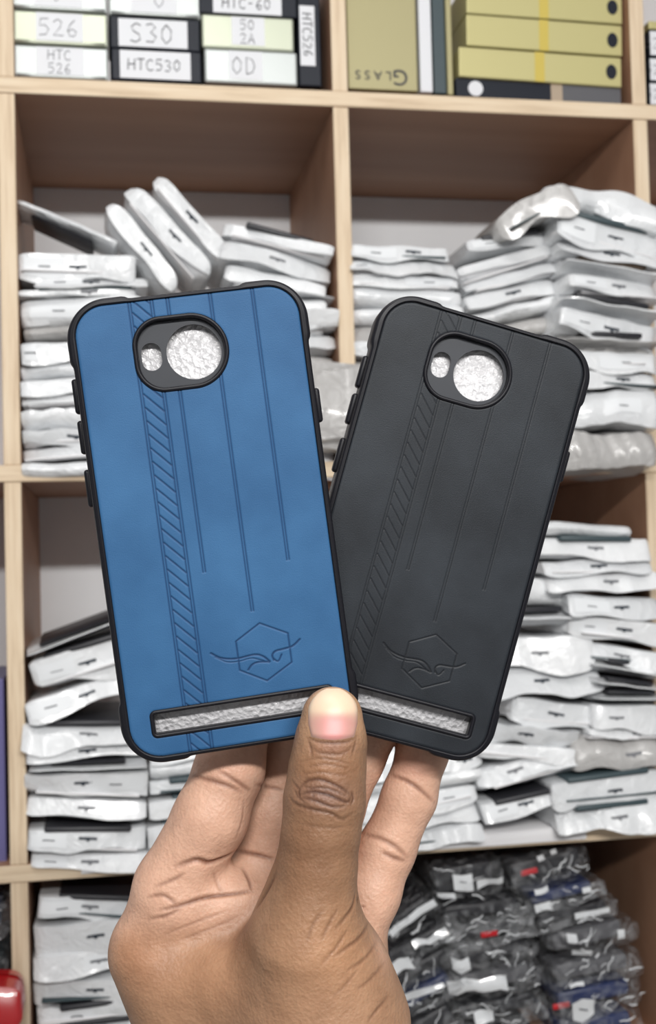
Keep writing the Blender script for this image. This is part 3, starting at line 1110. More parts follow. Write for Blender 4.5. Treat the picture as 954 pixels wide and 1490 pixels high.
def outline(n=56, bulge=.85, R=11.5, hw=HW - .75, hh=HH - .75):
    """outer contour of the bumper, with thicker shock corners"""
    P = []
    for (cx, cy, a0) in ((hw - R, hh - R, 0), (-hw + R, hh - R, 90), (-hw + R, -hh + R, 180), (hw - R, -hh + R, 270)):
        for i in range(n + 1):
            a = math.radians(a0 + 90 * i / n)
            P.append((cx + R * math.cos(a), cy + R * math.sin(a)))
    # densify the straight runs
    Q = []
    for i, p in enumerate(P):
        q = P[(i + 1) % len(P)]
        L = math.dist(p, q)
        k = max(1, int(L / 1.0))
        for j in range(k):
            Q.append((p[0] + (q[0] - p[0]) * j / k, p[1] + (q[1] - p[1]) * j / k))
    Q = np.array(Q)
    Tn = np.roll(Q, -1, 0) - np.roll(Q, 1, 0)
    Tn /= np.linalg.norm(Tn, axis=1)[:, None]
    Nn = np.stack([Tn[:, 1], -Tn[:, 0]], -1)
    # bulge by distance to nearest box corner
    dc = np.min([np.maximum(np.abs(np.abs(Q[:, 0]) - hw), 0) * 0 + np.hypot(np.abs(Q[:, 0]) - hw, np.abs(Q[:, 1]) - hh)], 0)
    bl = np.clip((19.0 - dc) / 2.2, 0, 1)
    bl = bl * bl * (3 - 2 * bl)
    Q = Q + Nn * (bulge * bl)[:, None]
    return Q, Nn


def sweep(Q, Nn, prof, closed=True):
    """prof = list of (inset, z)"""
    n, k = len(Q), len(prof)
    V = np.zeros((n, k, 3))
    for j, (o_, z) in enumerate(prof):
        V[:, j, :2] = Q - Nn * o_
        V[:, j, 2] = z
    Fq = []
    for i in range(n):
        i2 = (i + 1) % n
        for j in range(k if closed else k - 1):
            j2 = (j + 1) % k
            Fq.append([i * k + j, i2 * k + j, i2 * k + j2, i * k + j2])
    return V.reshape(-1, 3) * MM, Fq


def inner_ring(hw, hh, R, n=24, cx=0, cy=0, Rl=None):
    P = []
    for (sx, sy, a0) in ((1, 1, 0), (-1, 1, 90), (-1, -1, 180), (1, -1, 270)):
        r = Rl if (Rl and sx < 0) else R
        for i in range(n + 1):
            a = math.radians(a0 + 90 * i / n)
            P.append((cx + sx * (hw - r) + r * math.cos(a), cy + sy * (hh - r) + r * math.sin(a)))
    Q = np.array(P)
    Tn = np.roll(Q, -1, 0) - np.roll(Q, 1, 0)
    Tn /= np.linalg.norm(Tn, axis=1)[:, None] + 1e-9
    return Q, np.stack([Tn[:, 1], -Tn[:, 0]], -1)


def bumper_mesh():
    Q, Nn = outline()
    Qi, Ni = inner_ring(PW - .1, PH - .1, PR - .1, n=56)
    # resample inner ring by nearest angle so rows correspond
    n = len(Q)
    Vr = []
    inn = []
    for p in Q:
        d = np.hypot(Qi[:, 0] - p[0], Qi[:, 1] - p[1])
        # closest point on the inner contour (on its segments)
        j = int(np.argmin(d))
        best = Qi[j]
        bd = d[j]
        for a, b_ in ((Qi[j - 1], Qi[j]), (Qi[j], Qi[(j + 1) % len(Qi)])):
            v_ = b_ - a
            t = np.clip(((p - a) @ v_) / (v_ @ v_ + 1e-9), 0, 1)
            c_ = a + t * v_
            dd = math.dist(c_, p)
            if dd < bd:
                best, bd = c_, dd
        inn.append(best)
    inn = np.array(inn)
    prof = []      # (blend from inner 0 .. outer 1, z)
    rows_ = [(0.0, -1.0), (0.0, .10), (.12, .42), (.26, .50), (.36, .36), (.52, .34), (.74, .16), (.90, -.45), (.98, -1.3), (1.0, -2.4),
             (1.0, -8.6), (.96, -9.6), (.82, -10.4), (.5, -10.8), (.25, -10.6), (.22, -9.5), (.45, -8.5), (.45, -2.6), (.2, -2.4)]
    k = len(rows_)
    V = np.zeros((n, k, 3))
    for j, (t, z) in enumerate(rows_):
        V[:, j, :2] = inn + (Q - inn) * t
        V[:, j, 2] = z
    Fq = []
    for i in range(n):
        i2 = (i + 1) % n
        for j in range(k):
            j2 = (j + 1) % k
            Fq.append([i * k + j, i * k + j2, i2 * k + j2, i2 * k + j])
    return V.reshape(-1, 3) * MM, Fq


def plate_with_holes():
    """recessed camera plate: fine grid with the lens and flash holes cut out, plus hole walls"""
    st = .2
    xs, ys = np.arange(-17.5, 11.3, st), np.arange(39.4, 62.2, st)
    X, Y = np.meshgrid(xs, ys, indexing='ij')
    lens = np.hypot(X - .6, Y - 50.6) - 8.15
    fl = rr_sdf(X, Y, -12.0, 50.6, 2.95, 4.1, 2.9)
    hole = np.minimum(lens, fl)
    # snap the vertices next to a hole onto its rim
    gx, gy = np.gradient(hole, st)
    gl = np.hypot(gx, gy) + 1e-9
    near = np.abs(hole) < st * .75
    X2 = np.where(near, X - gx / gl * hole, X)
    Y2 = np.where(near, Y - gy / gl * hole, Y)
    keep = (hole > -st * .75) & (oval_sdf(X, Y) < .3)
    Z = np.full(X.shape, -1.5) + .35 * np.clip(1 - hole / .5, 0, 1) * 0
    idx = np.arange(X.size).reshape(X.shape)
    q = np.stack([idx[:-1, :-1], idx[1:, :-1], idx[1:, 1:], idx[:-1, 1:]], -1)
    kq = keep[:-1, :-1] & keep[1:, :-1] & keep[1:, 1:] & keep[:-1, 1:]
    q = q[kq]
    V = np.stack([X2.ravel(), Y2.ravel(), Z.ravel()], -1)
    used = np.unique(q)
    mp = np.full(X.size, -1)
    mp[used] = np.arange(len(used))
    V = V[used]
    q = mp[q]
    n = len(V)
    Vb = V.copy()
    Vb[:, 2] = -2.6
    e = np.concatenate([q[:, [0, 1]], q[:, [1, 2]], q[:, [2, 3]], q[:, [3, 0]]])
    key = np.sort(e, 1)
    kk = key[:, 0].astype(np.int64) * n + key[:, 1]
    _, inv, cnt = np.unique(kk, return_inverse=True, return_counts=True)
    be = e[cnt[inv] == 1]
    wall = np.stack([be[:, 1], be[:, 0], be[:, 0] + n, be[:, 1] + n], -1)
    return np.vstack([V, Vb]) * MM, np.vstack([q, q[:, ::-1] + n, wall])


def rim_mesh(kind):
    if kind == 'oval':
        Q, Nn = inner_ring(13.6, 10.7, 10.6, n=32, cx=-3.1, cy=50.8, Rl=8.2)
        prof = [(-.55, -.5), (-.5, .15), (-.2, .55), (.25, .62), (.65, .45), (.85, -.1), (1.0, -1.7), (-.1, -1.8)]
    else:
        Q, Nn = inner_ring(SL[2], SL[3], SL[4], n=8, cx=SL[0], cy=SL[1])
        prof = [(-.45, -.5), (-.4, .08), (-.1, .36), (.35, .40), (.7, .22), (.85, -.3), (.9, -2.4), (-.1, -2.4)]
    return sweep(Q, Nn, prof)


def button_mesh(side, ya, yb):
    x = side * (HW - .35)
    V, Fc = rbox(x, (ya + yb) / 2, -4.6, 2.0, abs(ya - yb), 4.0, r=.9, seg=4)
    return np.array(V) * MM, Fc


def foam_mesh():
    Q, Nn = inner_ring(PW - 1.4, PH - 1.4, 8, n=8)
    n = len(Q)
    V, Fc = [], []
    for (ins, z) in ((.4, -4.2), (0, -4.5), (0, -5.6), (.4, -5.9)):
        for p, nn in zip(Q, Nn):
            V.append((p[0] - nn[0] * ins, p[1] - nn[1] * ins, z))
    for r_ in range(3):
        for i in range(n):
            i2 = (i + 1) % n
            Fc.append([r_ * n + i, (r_ + 1) * n + i, (r_ + 1) * n + i2, r_ * n + i2])
    Fc.append(list(range(n)))
    Fc.append([3 * n + i for i in range(n)][::-1])
    return np.array(V) * MM, Fc


PANEL = panel_mesh()
PANEL_K = panel_mesh(.75, .16)
BUMP = bumper_mesh()
PLATE = plate_with_holes()
RIM_O, RIM_S = rim_mesh('oval'), rim_mesh('slot')
FOAM = foam_mesh()


def pose(t, r1, r2):
    r1, r2 = np.array(r1), np.array(r2)
    r1 /= np.linalg.norm(r1)
    r2 = r2 - r1 * (r1 @ r2)
    r2 /= np.linalg.norm(r2)
    S = np.diag([1, -1, -1])           # image axes (y down, z away) to camera axes (y up, z back)
    r1, r2, t = S @ r1, S @ r2, S @ np.array(t)
    r3 = np.cross(r1, r2)
    M = np.eye(4)
    M[:3, 0], M[:3, 1], M[:3, 2], M[:3, 3] = r1, r2, r3, t * MM
    return CAM_M @ Matrix(M.tolist())


def phone_case(M, PANEL, panel_mat, label, foam_label, group):
    root = empty('phone_case', M)
    tag(root, label, 'phone case', group)
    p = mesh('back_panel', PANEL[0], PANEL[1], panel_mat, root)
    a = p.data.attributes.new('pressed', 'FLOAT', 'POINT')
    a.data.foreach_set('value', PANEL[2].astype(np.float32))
    mesh('bumper', BUMP[0], BUMP[1], 'rubber_black', root)
    mesh('camera_plate', PLATE[0], PLATE[1], 'rubber_grey', root, smooth=False)
    mesh('camera_rim', RIM_O[0], RIM_O[1], 'rubber_black', root)
    mesh('speaker_slot_rim', RIM_S[0], RIM_S[1], 'rubber_black', root)
    for s, ya, yb in ((-1, 47, 36.6), (-1, 34.6, 24.6), (-1, 20, 8.8), (1, 35.6, 25.2)):
        V, Fc = button_mesh(s, ya, yb)
        mesh('button_cover', V, Fc, 'rubber_black', root)
    f = mesh('foam_sheet', FOAM[0], FOAM[1], 'foam_white')
    f.matrix_world = M
    tag(f, foam_label, 'foam sheet', 'foam sheets inside the held phone cases')
    return root


BLUE_M = pose((-33.56, 2.58, 358.4), (.985, -.1339, .1085), (-.1415, -.9895, -.0288))
BLACK_M = pose((34.03, 5.25, 380.3), (.9633, .2675, .09), (.2718, -.9609, .03))
gp = 'phone cases held up in the hand'
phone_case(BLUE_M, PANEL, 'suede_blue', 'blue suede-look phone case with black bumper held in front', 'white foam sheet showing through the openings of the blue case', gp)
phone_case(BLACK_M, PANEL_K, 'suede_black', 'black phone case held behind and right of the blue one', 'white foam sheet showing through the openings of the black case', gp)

# ------------------------------------------------------------------ the hand
# joints in photo pixels + distance from the lens (mm); radii in mm
def J(u, v, d):
    return camxyz(u, v, d)


def rcone(P, a, b_, ra, rb):
    """distance to a round cone"""
    ba = b_ - a
    l2 = ba @ ba
    pa = P - a
    t = np.clip((pa @ ba) / l2, 0, 1)
    d = np.sqrt(((pa - t[..., None] * ba) ** 2).sum(-1))
    return d - (ra + (rb - ra) * t)


def smin(a, b_, k):
    h = np.clip(.5 + .5 * (b_ - a) / k, 0, 1)
    return b_ * (1 - h) + a * h - k * h * (1 - h)


CH = {
    'index': [(233, 1366, 386, 13.0), (252, 1290, 384, 12.2), (306, 1190, 382, 11.6), (334, 1118, 384, 10.8), (352, 1040, 391, 9.8), (368, 975, 396, 8.6)],
    'middle': [(338, 1345, 396, 12.0), (376, 1268, 396, 11.0), (398, 1180, 397, 10.6), (416, 1105, 399, 10.0), (432, 1020, 403, 9.2), (444, 950, 406, 8.2)],
    'ring': [(432, 1345, 402, 11.5), (462, 1270, 401, 10.2), (486, 1180, 401, 9.5), (518, 1105, 403, 9.0), (560, 1030, 404, 8.6), (575, 970, 405, 7.8)],
    'pinky': [(508, 1372, 394, 10.5), (538, 1300, 397, 9.7), (563, 1235, 400, 9.2), (595, 1160, 401, 8.8), (615, 1092, 401, 8.3), (632, 1030, 402, 7.4)],
}
THUMB = [(483, 1044, 354.5, 9.0), (481, 1080, 354, 10.2), (476, 1120, 353.5, 10.9), (472, 1164, 352.5, 11.6), (467, 1210, 352, 11.1),
         (463, 1262, 352, 11.0), (456, 1312, 353, 12.6), (450, 1365, 355, 16.0)]
THEN = [(450, 1365, 355, 16.0), (463, 1420, 359, 20.3), (474, 1490, 362, 24.0), (452, 1600, 372, 25.0)]


def hand_sdf(P, parts=False):
    def chain(L, k):
        d = None
        for (a, b_) in zip(L[:-1], L[1:]):
            q = rcone(P, J(*a[:3]), J(*b_[:3]), a[3], b_[3])
            d = q if d is None else smin(d, q, k)
        return d
    th = chain(THUMB, 2.5)
    th = smin(th, rcone(P, J(456, 1240, 356), J(408, 1385, 366), 9.0, 12.5), 5)
    # flatten the top of the thumb tip a little (nail side)
    thn = chain(THEN, 6)
    wrist = J(420, 1790, 388)
    palm = None
    for (u, v, d, r0, r1) in ((232, 1385, 386, 14.0, 20), (335, 1372, 398, 14.5, 21), (432, 1372, 402, 14.0, 20), (505, 1392, 398, 13.0, 19)):
        q = rcone(P, J(u, v, d), wrist + (J(u, v, d) - J(380, v, d)) * np.array([.22, 0, .2]), r0, r1)
        palm = q if palm is None else smin(palm, q, 9)
    palm = smin(palm, rcone(P, J(222, 1388, 383), J(335, 1560, 382), 12.5, 18.0), 8)
    fore = rcone(P, wrist, J(420, 2080, 395), 25.5, 28.0)
    palm = smin(palm, fore, 14)
    # web between thumb and forefinger
    web = rcone(P, J(420, 1440, 364), J(262, 1424, 380), 14.5, 12.5)
    web2 = rcone(P, J(430, 1520, 368), J(300, 1500, 381), 19, 15)
    pad = smin(rcone(P, J(258, 1318, 383), J(330, 1316, 386), 13.0, 12.5), rcone(P, J(330, 1316, 386), J(420, 1330, 388), 12.5, 12.0), 3)
    palm = smin(palm, pad, 5)
    hyp = rcone(P, J(505, 1400, 390), J(505, 1640, 388), 11.5, 20)
    palm = smin(palm, hyp, 7)
    palm2 = smin(smin(palm, web, 8), web2, 10)
    body = smin(palm2, thn, 8)
    body = smin(body, th, 5)
    fing = {k: chain(L, 3.0) for k, L in CH.items()}
    out = None
    for k, q in fing.items():
        w_ = smin(body, q, 4.0)
        out = w_ if out is None else np.minimum(out, w_)
    # the four fingers touch each other only with a soft narrow valley
    if parts:
        return out, th, thn, np.minimum.reduce(list(fing.values())), palm, np.minimum(web, web2)
    return out


def surface_nets(f, lo, hi, st):
    ax = [np.arange(l, h + st, st) for l, h in zip(lo, hi)]
    shp = tuple(len(a) for a in ax)
    vals = np.empty(shp, np.float32)
    YY, ZZ = np.meshgrid(ax[1], ax[2], indexing='ij')
    for i0 in range(0, shp[0], 24):
        xs = ax[0][i0:i0 + 24]
        P = np.empty((len(xs),) + YY.shape + (3,))
        P[..., 0] = xs[:, None, None]
        P[..., 1] = YY
        P[..., 2] = ZZ
        vals[i0:i0 + 24] = f(P)
    ins = vals < 0
    nx, ny, nz = shp
    cs = (nx - 1, ny - 1, nz - 1)

    def corner(a, i, j, k):
        return a[i:i + cs[0], j:j + cs[1], k:k + cs[2]]
    cnt = np.zeros(cs, np.int8)
    for i in (0, 1):
        for j in (0, 1):
            for k in (0, 1):
                cnt += corner(ins, i, j, k)
    act = (cnt > 0) & (cnt < 8)
    idx = np.full(cs, -1, np.int64)
    cells = np.argwhere(act)
    idx[act] = np.arange(len(cells))
    acc = np.zeros((len(cells), 3))
    num = np.zeros(len(cells))
    C8 = [(i, j, k) for i in (0, 1) for j in (0, 1) for k in (0, 1)]
    cv = {c: vals[cells[:, 0] + c[0], cells[:, 1] + c[1], cells[:, 2] + c[2]] for c in C8}
    for a in C8:
        for d in range(3):
            if a[d] == 0:
                b_ = list(a)
                b_[d] = 1
                b_ = tuple(b_)
                va, vb = cv[a], cv[b_]
                m_ = (va < 0) != (vb < 0)
                t = np.where(m_, va / np.where(m_, va - vb, 1), 0)
                p = np.array(a, float)[None] + t[:, None] * (np.array(b_) - np.array(a))[None]
                acc[m_] += p[m_]
                num[m_] += 1
    V = (cells + acc / num[:, None]) * st + np.array(lo)
    Fq = []
    for d in range(3):
        o1, o2 = [(1, 2), (2, 0), (0, 1)][d]
        sl0, sl1 = [slice(None)] * 3, [slice(None)] * 3
        sl0[d], sl1[d] = slice(0, -1), slice(1, None)
        a, b_ = ins[tuple(sl0)], ins[tuple(sl1)]
        ch = np.argwhere(a != b_)
        ok = (ch[:, o1] > 0) & (ch[:, o2] > 0) & (ch[:, o1] < shp[o1] - 1) & (ch[:, o2] < shp[o2] - 1)
        ch = ch[ok]
        flip = a[tuple(ch.T)]
        e1, e2 = np.zeros(3, int), np.zeros(3, int)
        e1[o1], e2[o2] = 1, 1
        q = np.stack([idx[tuple((ch - e1 - e2).T)], idx[tuple((ch - e2).T)], idx[tuple(ch.T)], idx[tuple((ch - e1).T)]], -1)
        q[~flip] = q[~flip][:, ::-1]
        Fq.append(q)
    return V, np.vstack(Fq)


def subdivide(V, Fq):
    """one Catmull-Clark style split of a quad mesh with light smoothing"""
    n = len(V)
    fc = V[Fq].mean(1)
    E = np.stack([Fq, np.roll(Fq, -1, 1)], -1).reshape(-1, 2)
    key = np.sort(E, 1)
    uk, inv = np.unique(key[:, 0].astype(np.int64) * n + key[:, 1], return_inverse=True)
    e0, e1 = uk // n, uk % n
    ec = (V[e0] + V[e1]) / 2
    fsum = np.zeros((len(uk), 3))
    np.add.at(fsum, inv, np.repeat(fc, 4, 0))
    ep = (ec * 2 + fsum) / (2 + np.bincount(inv, minlength=len(uk)))[:, None]
    # vertex rule
    val = np.bincount(Fq.ravel(), minlength=n).astype(float)
    fs = np.zeros((n, 3))
    np.add.at(fs, Fq.ravel(), np.repeat(fc, 4, 0))
    es = np.zeros((n, 3))
    np.add.at(es, e0, ec)
    np.add.at(es, e1, ec)
    ev = (np.bincount(e0, minlength=n) + np.bincount(e1, minlength=n)).astype(float)
    val = np.maximum(val, 1)
    ev = np.maximum(ev, 1)
    vp = (fs / val[:, None] + 2 * es / ev[:, None] + (val - 3)[:, None] * V) / val[:, None]
    inv4 = inv.reshape(-1, 4)
    fi = n + len(uk) + np.arange(len(Fq))
    out = []
    for k in range(4):
        out.append(np.stack([Fq[:, k], n + inv4[:, k], fi, n + inv4[:, k - 1]], -1))
    return np.vstack([vp, ep, fc]), np.vstack(out)


lo = (-78, -292, -432)
hi = (54, -36, -318)
HV, HF = surface_nets(hand_sdf, lo, hi, 0.8)
HV, HF = subdivide(HV, HF)


def vnormals(V, Fq):
    a, b_, c, d = (V[Fq[:, i]] for i in range(4))
    fn = np.cross(c - a, d - b_)
    Nn = np.zeros_like(V)
    for i in range(4):
        np.add.at(Nn, Fq[:, i], fn)
    return Nn / (np.linalg.norm(Nn, axis=1)[:, None] + 1e-12)


HN = vnormals(HV, HF)
bvh = BVHTree.FromPolygons([tuple(p) for p in HV], HF.tolist())


def hit(u, v):
    d = Vector(((u - 477) / F, -(v - 745) / F, -1)).normalized()
    loc, nor, _, dist = bvh.ray_cast(Vector((0, 0, 0)), d)
    return (np.array(loc), np.array(nor)) if loc is not None else (None, None)


_, dth, dthn, dfi, dpa, dwe = hand_sdf(HV, True)


def sm(x, a, b_):
    t = np.clip((x - a) / (b_ - a), 0, 1)
    return t * t * (3 - 2 * t)


PALM_C = np.array([.635, .385, .275])
DORS_C = np.array([.272, .150, .084])
BASE_C = np.array([.350, .198, .116])
WEB_C = np.array([.40, .21, .125])
wts = np.stack([np.exp(-np.clip(q, -3, 40) / 2.6) for q in (dth, dthn, dfi, dpa, dwe)], -1)
wts /= wts.sum(1, keepdims=True)
facing = sm(HN[:, 2], -.35, .35)[:, None]
pv = (745 - F * HV[:, 1] / -HV[:, 2])[:, None]
lowk = sm(pv, 1325, 1385)
PALM_L = PALM_C * (1 - lowk) + BASE_C * lowk
WEB_C = WEB_C * (1 - lowk) + BASE_C * lowk
tone = wts[:, [0]] * DORS_C + wts[:, [1]] * BASE_C + wts[:, [2]] * (DORS_C * (1 - facing) + PALM_C * facing) \
    + wts[:, [3]] * (BASE_C * (1 - facing) + (PALM_L * .85 + BASE_C * .15) * facing) + wts[:, [4]] * WEB_C


def blob(u, v, r, col, k, ry=None):
    global tone
    p, _ = hit(u, v)
    if p is None:
        return
    dd = HV - p
    ry = ry or r
    q = np.exp(-((dd[:, 0] / r) ** 2 + (dd[:, 1] / ry) ** 2 + (dd[:, 2] / max(r, ry)) ** 2))[:, None] * k
    tone = tone * (1 - q) + np.array(col) * q


# pigmentation: paler thumb tip, dark knuckle, pink fingertips, warm base; web shade and thumb-base light painted in
blob(484, 1010, 9, (.52, .33, .20), .75, 7)
blob(445, 1040, 3.5, (.45, .27, .16), .6, 8)
blob(524, 1040, 3.0, (.45, .27, .16), .6, 8)
blob(484, 1088, 6, (.30, .15, .10), .7, 2.5)
blob(470, 1155, 9, (.185, .098, .070), .85, 5)
blob(476, 1120, 9, (.30, .145, .072), .6, 4)
blob(440, 1240, 10, (.20, .094, .048), .5, 14)
blob(356, 1350, 9, (.20, .11, .075), .7, 6)  # shading of the web fold painted into the skin tone
blob(290, 1310, 14, tuple(PALM_C * .92), .7, 7)
blob(340, 1275, 8, tuple(PALM_C * .95), .7, 6)
blob(200, 1390, 12, (.33, .155, .08), .6, 10)
blob(300, 1430, 18, (.36, .185, .10), .5, 9)
blob(490, 1385, 12, (.44, .235, .125), .6, 11)  # thumb base painted lighter and warmer, as if more lit
blob(600, 1118, 9, (.62, .32, .24), .5, 4)
blob(330, 1112, 11, (.56, .29, .21), .4, 4)
blob(555, 1380, 4, (.52, .31, .22), .7, 6)

CREASES = [   # (points, width mm, depth mm, darkening)
    ([(272, 1128), (300, 1134), (330, 1143), (350, 1152)], .8, .45, .55),
    ([(318, 1122), (345, 1138), (365, 1152)], .7, .4, .5),
    ([(255, 1262), (285, 1252), (305, 1256), (330, 1247), (346, 1236)], .9, .9, .8),
    ([(232, 1325), (262, 1318), (300, 1306), (345, 1300), (366, 1296)], .7, .5, .6),
    ([(225, 1290), (250, 1281), (268, 1272)], .6, .3, .4),
    ([(215, 1306), (238, 1303), (258, 1318)], .6, .35, .45),
    ([(216, 1337), (240, 1333), (262, 1323)], .6, .35, .45),
    ([(240, 1360), (290, 1340), (330, 1326)], .5, .2, .22),
    ([(262, 1368), (310, 1350), (345, 1334)], .5, .18, .2),
    ([(352, 1262), (362, 1280), (366, 1296)], .6, .5, .5),
    ([(310, 1268), (316, 1285), (324, 1300)], .6, .25, .2),
    ([(345, 1238), (370, 1243), (398, 1250)], .7, .6, .6),
    ([(372, 1142), (395, 1146), (412, 1150)], .6, .35, .45),
    ([(568, 1128), (590, 1136), (612, 1150), (632, 1168)], .7, .5, .55),
    ([(528, 1214), (552, 1220), (575, 1232), (592, 1248)], .8, .5, .45),
    ([(555, 1240), (572, 1248), (590, 1254)], .8, .45, .5),
    ([(520, 1310), (535, 1325), (552, 1340)], .8, .6, .6),
    # thumb knuckle
    ([(436, 1146), (446, 1137), (462, 1134), (478, 1138), (497, 1147), (511, 1158)], .5, .35, .6),
    ([(437, 1156), (455, 1152), (478, 1157), (505, 1167), (511, 1158)], .5, .38, .65),
    ([(437, 1160), (458, 1165), (484, 1174), (505, 1172)], .45, .3, .55),
    ([(420, 1160), (430, 1170), (455, 1178), (480, 1183), (498, 1192), (512, 1184)], .5, .3, .45),
    ([(436, 1146), (434, 1154), (437, 1162)], .45, .3, .5),
    ([(511, 1152), (514, 1162), (510, 1172)], .45, .3, .5),
    ([(448, 1116), (475, 1112), (505, 1118)], .4, .15, .25),
    ([(440, 1126), (470, 1124), (505, 1130)], .4, .15, .25),
    ([(424, 1136), (432, 1146), (437, 1150)], .4, .2, .35),
    ([(452, 1084), (462, 1094), (480, 1097), (500, 1096), (512, 1086)], .45, .2, .3),
    ([(446, 1070), (452, 1090), (454, 1104)], .45, .25, .35),
    ([(519, 1068), (516, 1086), (512, 1098)], .45, .25, .3),
    ([(440, 1142), (452, 1147), (470, 1146), (490, 1152), (506, 1160)], .4, .22, .4),
    ([(452, 1150), (456, 1158), (454, 1164)], .35, .2, .35),
    ([(470, 1142), (474, 1150), (472, 1156)], .35, .2, .3),
    ([(428, 1150), (434, 1160), (446, 1170)], .4, .22, .4),
    ([(438, 1108), (462, 1103), (488, 1106), (510, 1112)], .4, .14, .25),
    ([(430, 1196), (455, 1202), (490, 1204), (510, 1200)], .4, .12, .2),
    ([(446, 1073), (462, 1079), (485, 1081), (506, 1079), (520, 1072)], .45, .3, .45),
    # base of the thumb
    ([(517, 1300), (512, 1322), (490, 1350)], .6, .35, .45),
    ([(528, 1318), (518, 1342), (498, 1368)], .6, .35, .45),
    ([(536, 1345), (522, 1366), (486, 1392)], .6, .3, .4),
    ([(548, 1372), (530, 1396), (505, 1412)], .55, .25, .35),
    ([(560, 1400), (540, 1424), (520, 1440)], .55, .2, .3),
    ([(566, 1450), (548, 1470), (535, 1488)], .55, .25, .35),
    ([(470, 1325), (455, 1345), (446, 1372)], .5, .18, .25),
    ([(492, 1322), (478, 1345), (466, 1372)], .5, .2, .28),
    ([(506, 1352), (488, 1380), (470, 1400)], .5, .2, .3),
    ([(520, 1412), (500, 1436), (484, 1450)], .5, .15, .22),
    ([(355, 1165), (352, 1195), (342, 1222)], .5, .15, .25),
    ([(400, 1272), (384, 1302), (366, 1330), (348, 1352)], 1.2, .6, .5),
]
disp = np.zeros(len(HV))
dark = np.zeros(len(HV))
for pts, wd, dp, dk_ in CREASES:
    P3 = []
    sp = smooth_poly(pts, 5)
    for (u, v) in sp:
        p, _ = hit(u, v)
        if p is not None and (not P3 or np.linalg.norm(p - P3[-1]) < 9):
            P3.append(p)
    P3 = np.array(P3)
    if len(P3) < 2:
        continue
    bb = ((HV > P3.min(0) - 4) & (HV < P3.max(0) + 4)).all(1)
    ids = np.where(bb)[0]
    best = np.full(len(ids), 1e9)
    par = np.zeros(len(ids))
    for i in range(len(P3) - 1):
        a, b_ = P3[i], P3[i + 1]
        if np.linalg.norm(b_ - a) > 9:
            continue
        v_ = b_ - a
        t = np.clip(((HV[ids] - a) @ v_) / (v_ @ v_ + 1e-9), 0, 1)
        d = np.linalg.norm(HV[ids] - a - t[:, None] * v_, axis=1)
        par = np.where(d < best, (i + t) / (len(P3) - 1), par)
        best = np.minimum(best, d)
    fade = np.sqrt(np.clip(np.sin(np.pi * np.clip(par, .03, .97)), 0, 1))
    g_ = np.exp(-(best / wd) ** 2) * fade
    disp[ids] = np.maximum(disp[ids], g_ * dp * 1.15)
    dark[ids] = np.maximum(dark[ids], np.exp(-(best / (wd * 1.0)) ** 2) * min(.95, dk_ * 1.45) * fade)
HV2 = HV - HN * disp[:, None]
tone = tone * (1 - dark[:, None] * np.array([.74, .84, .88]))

HANDM = CAM_M.copy()
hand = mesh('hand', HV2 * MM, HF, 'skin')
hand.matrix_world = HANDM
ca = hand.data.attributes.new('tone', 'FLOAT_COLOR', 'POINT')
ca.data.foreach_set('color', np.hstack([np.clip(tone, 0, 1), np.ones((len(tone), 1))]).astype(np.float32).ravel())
tag(hand, 'bare hand pinching two phone cases between thumb in front and fingers behind', 'hand')

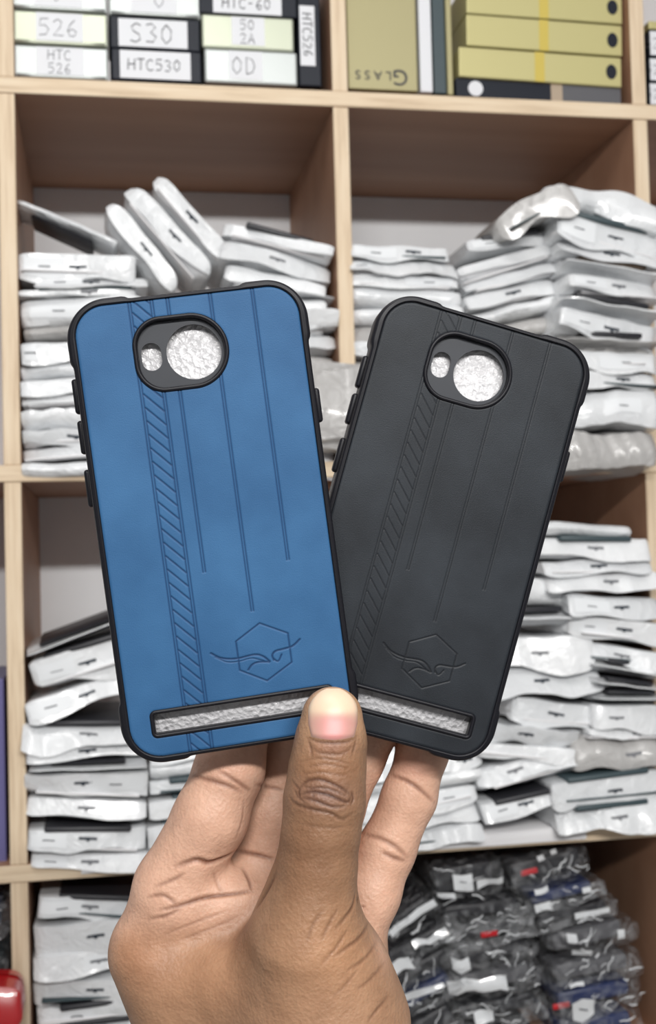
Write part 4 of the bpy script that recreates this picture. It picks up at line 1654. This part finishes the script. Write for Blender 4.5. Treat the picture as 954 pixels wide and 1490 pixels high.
# thumb nail: a curved plate over the thumb tip
nu, nv = 25, 27
NVt, NC = [], []
for j in range(nv):
    s = j / (nv - 1)                      # 0 = cuticle, 1 = free edge
    yb = 1076 - s * 72
    half = 33.5 + 4.5 * sm(s, 0, .35) - 0.0 * s
    if s > .55:
        half *= math.sqrt(max(0.02, 1 - ((s - .55) / .47) ** 2))
    for i in range(nu):
        a = i / (nu - 1) * 2 - 1
        u = 484.5 + a * half - (1 - s) * .5
        v = yb + (2.5 - 5.5 * a * a) * (1 - s) - 2.0 * a * a * s * 0
        p, nrm = hit(u, v)
        k_ = 0
        while (p is None or -p[2] > 357) and k_ < 30:       # step in from the rim until the ray meets the thumb itself
            k_ += 1
            u, v = u + (484.5 - u) * .06, v + 1.0
            p, nrm = hit(u, v)
        edge = min(1 - abs(a), s * 1.4 + .02, (1 - s) + .25)
        lift = -.25 + .75 * sm(edge, 0, .16)
        NVt.append(p + nrm * lift)
        q = .9 * np.exp(-((a - .05) / .8) ** 2) * sm(s, -.08, .08) * (1 - sm(s, .40, .62))
        base = np.array([.66, .45, .31]) * (1 - sm(s, .05, .5)) * 0 + np.array([.66, .50, .36])
        pk = np.array([.60, .245, .235])
        side = np.array([.52, .33, .26])
        c_ = base * (1 - .35 * (1 - sm(s, .3, .6))) + (side - base) * .35 * (1 - sm(s, .3, .6))
        NC.append(c_ * (1 - q) + pk * q)
NVt = np.array(NVt)
NF = np.array([[j * nu + i, j * nu + i + 1, (j + 1) * nu + i + 1, (j + 1) * nu + i] for j in range(nv - 1) for i in range(nu - 1)])
nail = mesh('thumb_nail', NVt * MM, NF, 'nail', hand)
ca = nail.data.attributes.new('tone', 'FLOAT_COLOR', 'POINT')
ca.data.foreach_set('color', np.hstack([np.array(NC), np.ones((len(NC), 1))]).astype(np.float32).ravel())
nail['label'] = 'pale pink thumb nail'

# ------------------------------------------------------------------ light: a shop tube lamp behind and above the camera, daylight-white fill
def area(name, loc, target, sx, sy, power, col):
    ld = bpy.data.lights.new(name, 'AREA')
    ld.shape = 'RECTANGLE'
    ld.size, ld.size_y = sx, sy
    ld.energy = power
    ld.color = col
    o_ = bpy.data.objects.new(name, ld)
    COL.objects.link(o_)
    o_.location = loc
    o_.rotation_euler = (Vector(target) - Vector(loc)).to_track_quat('-Z', 'Y').to_euler()
    return o_


area('tube_lamp', (0.1, -2.0, EYE + .64), (0.15, 0, 1.35), 1.2, .06, 29, (1, .985, .96))
area('ceiling_tube', (0.0, -1.1, 2.55), (0.15, -1.0, 0), 1.2, .08, 6, (1, .985, .96))
w_ = bpy.data.worlds.new('world')
SC.world = w_
w_.use_nodes = True
w_.node_tree.nodes['Background'].inputs[0].default_value = (.93, .96, 1.0, 1)
w_.node_tree.nodes['Background'].inputs[1].default_value = 0.25

vs = SC.view_settings
vs.view_transform = 'Standard'
vs.look = 'None'
vs.gamma = 1.0
vs.exposure = 0.0
vs.use_curve_mapping = False
SC.display_settings.display_device = 'sRGB'
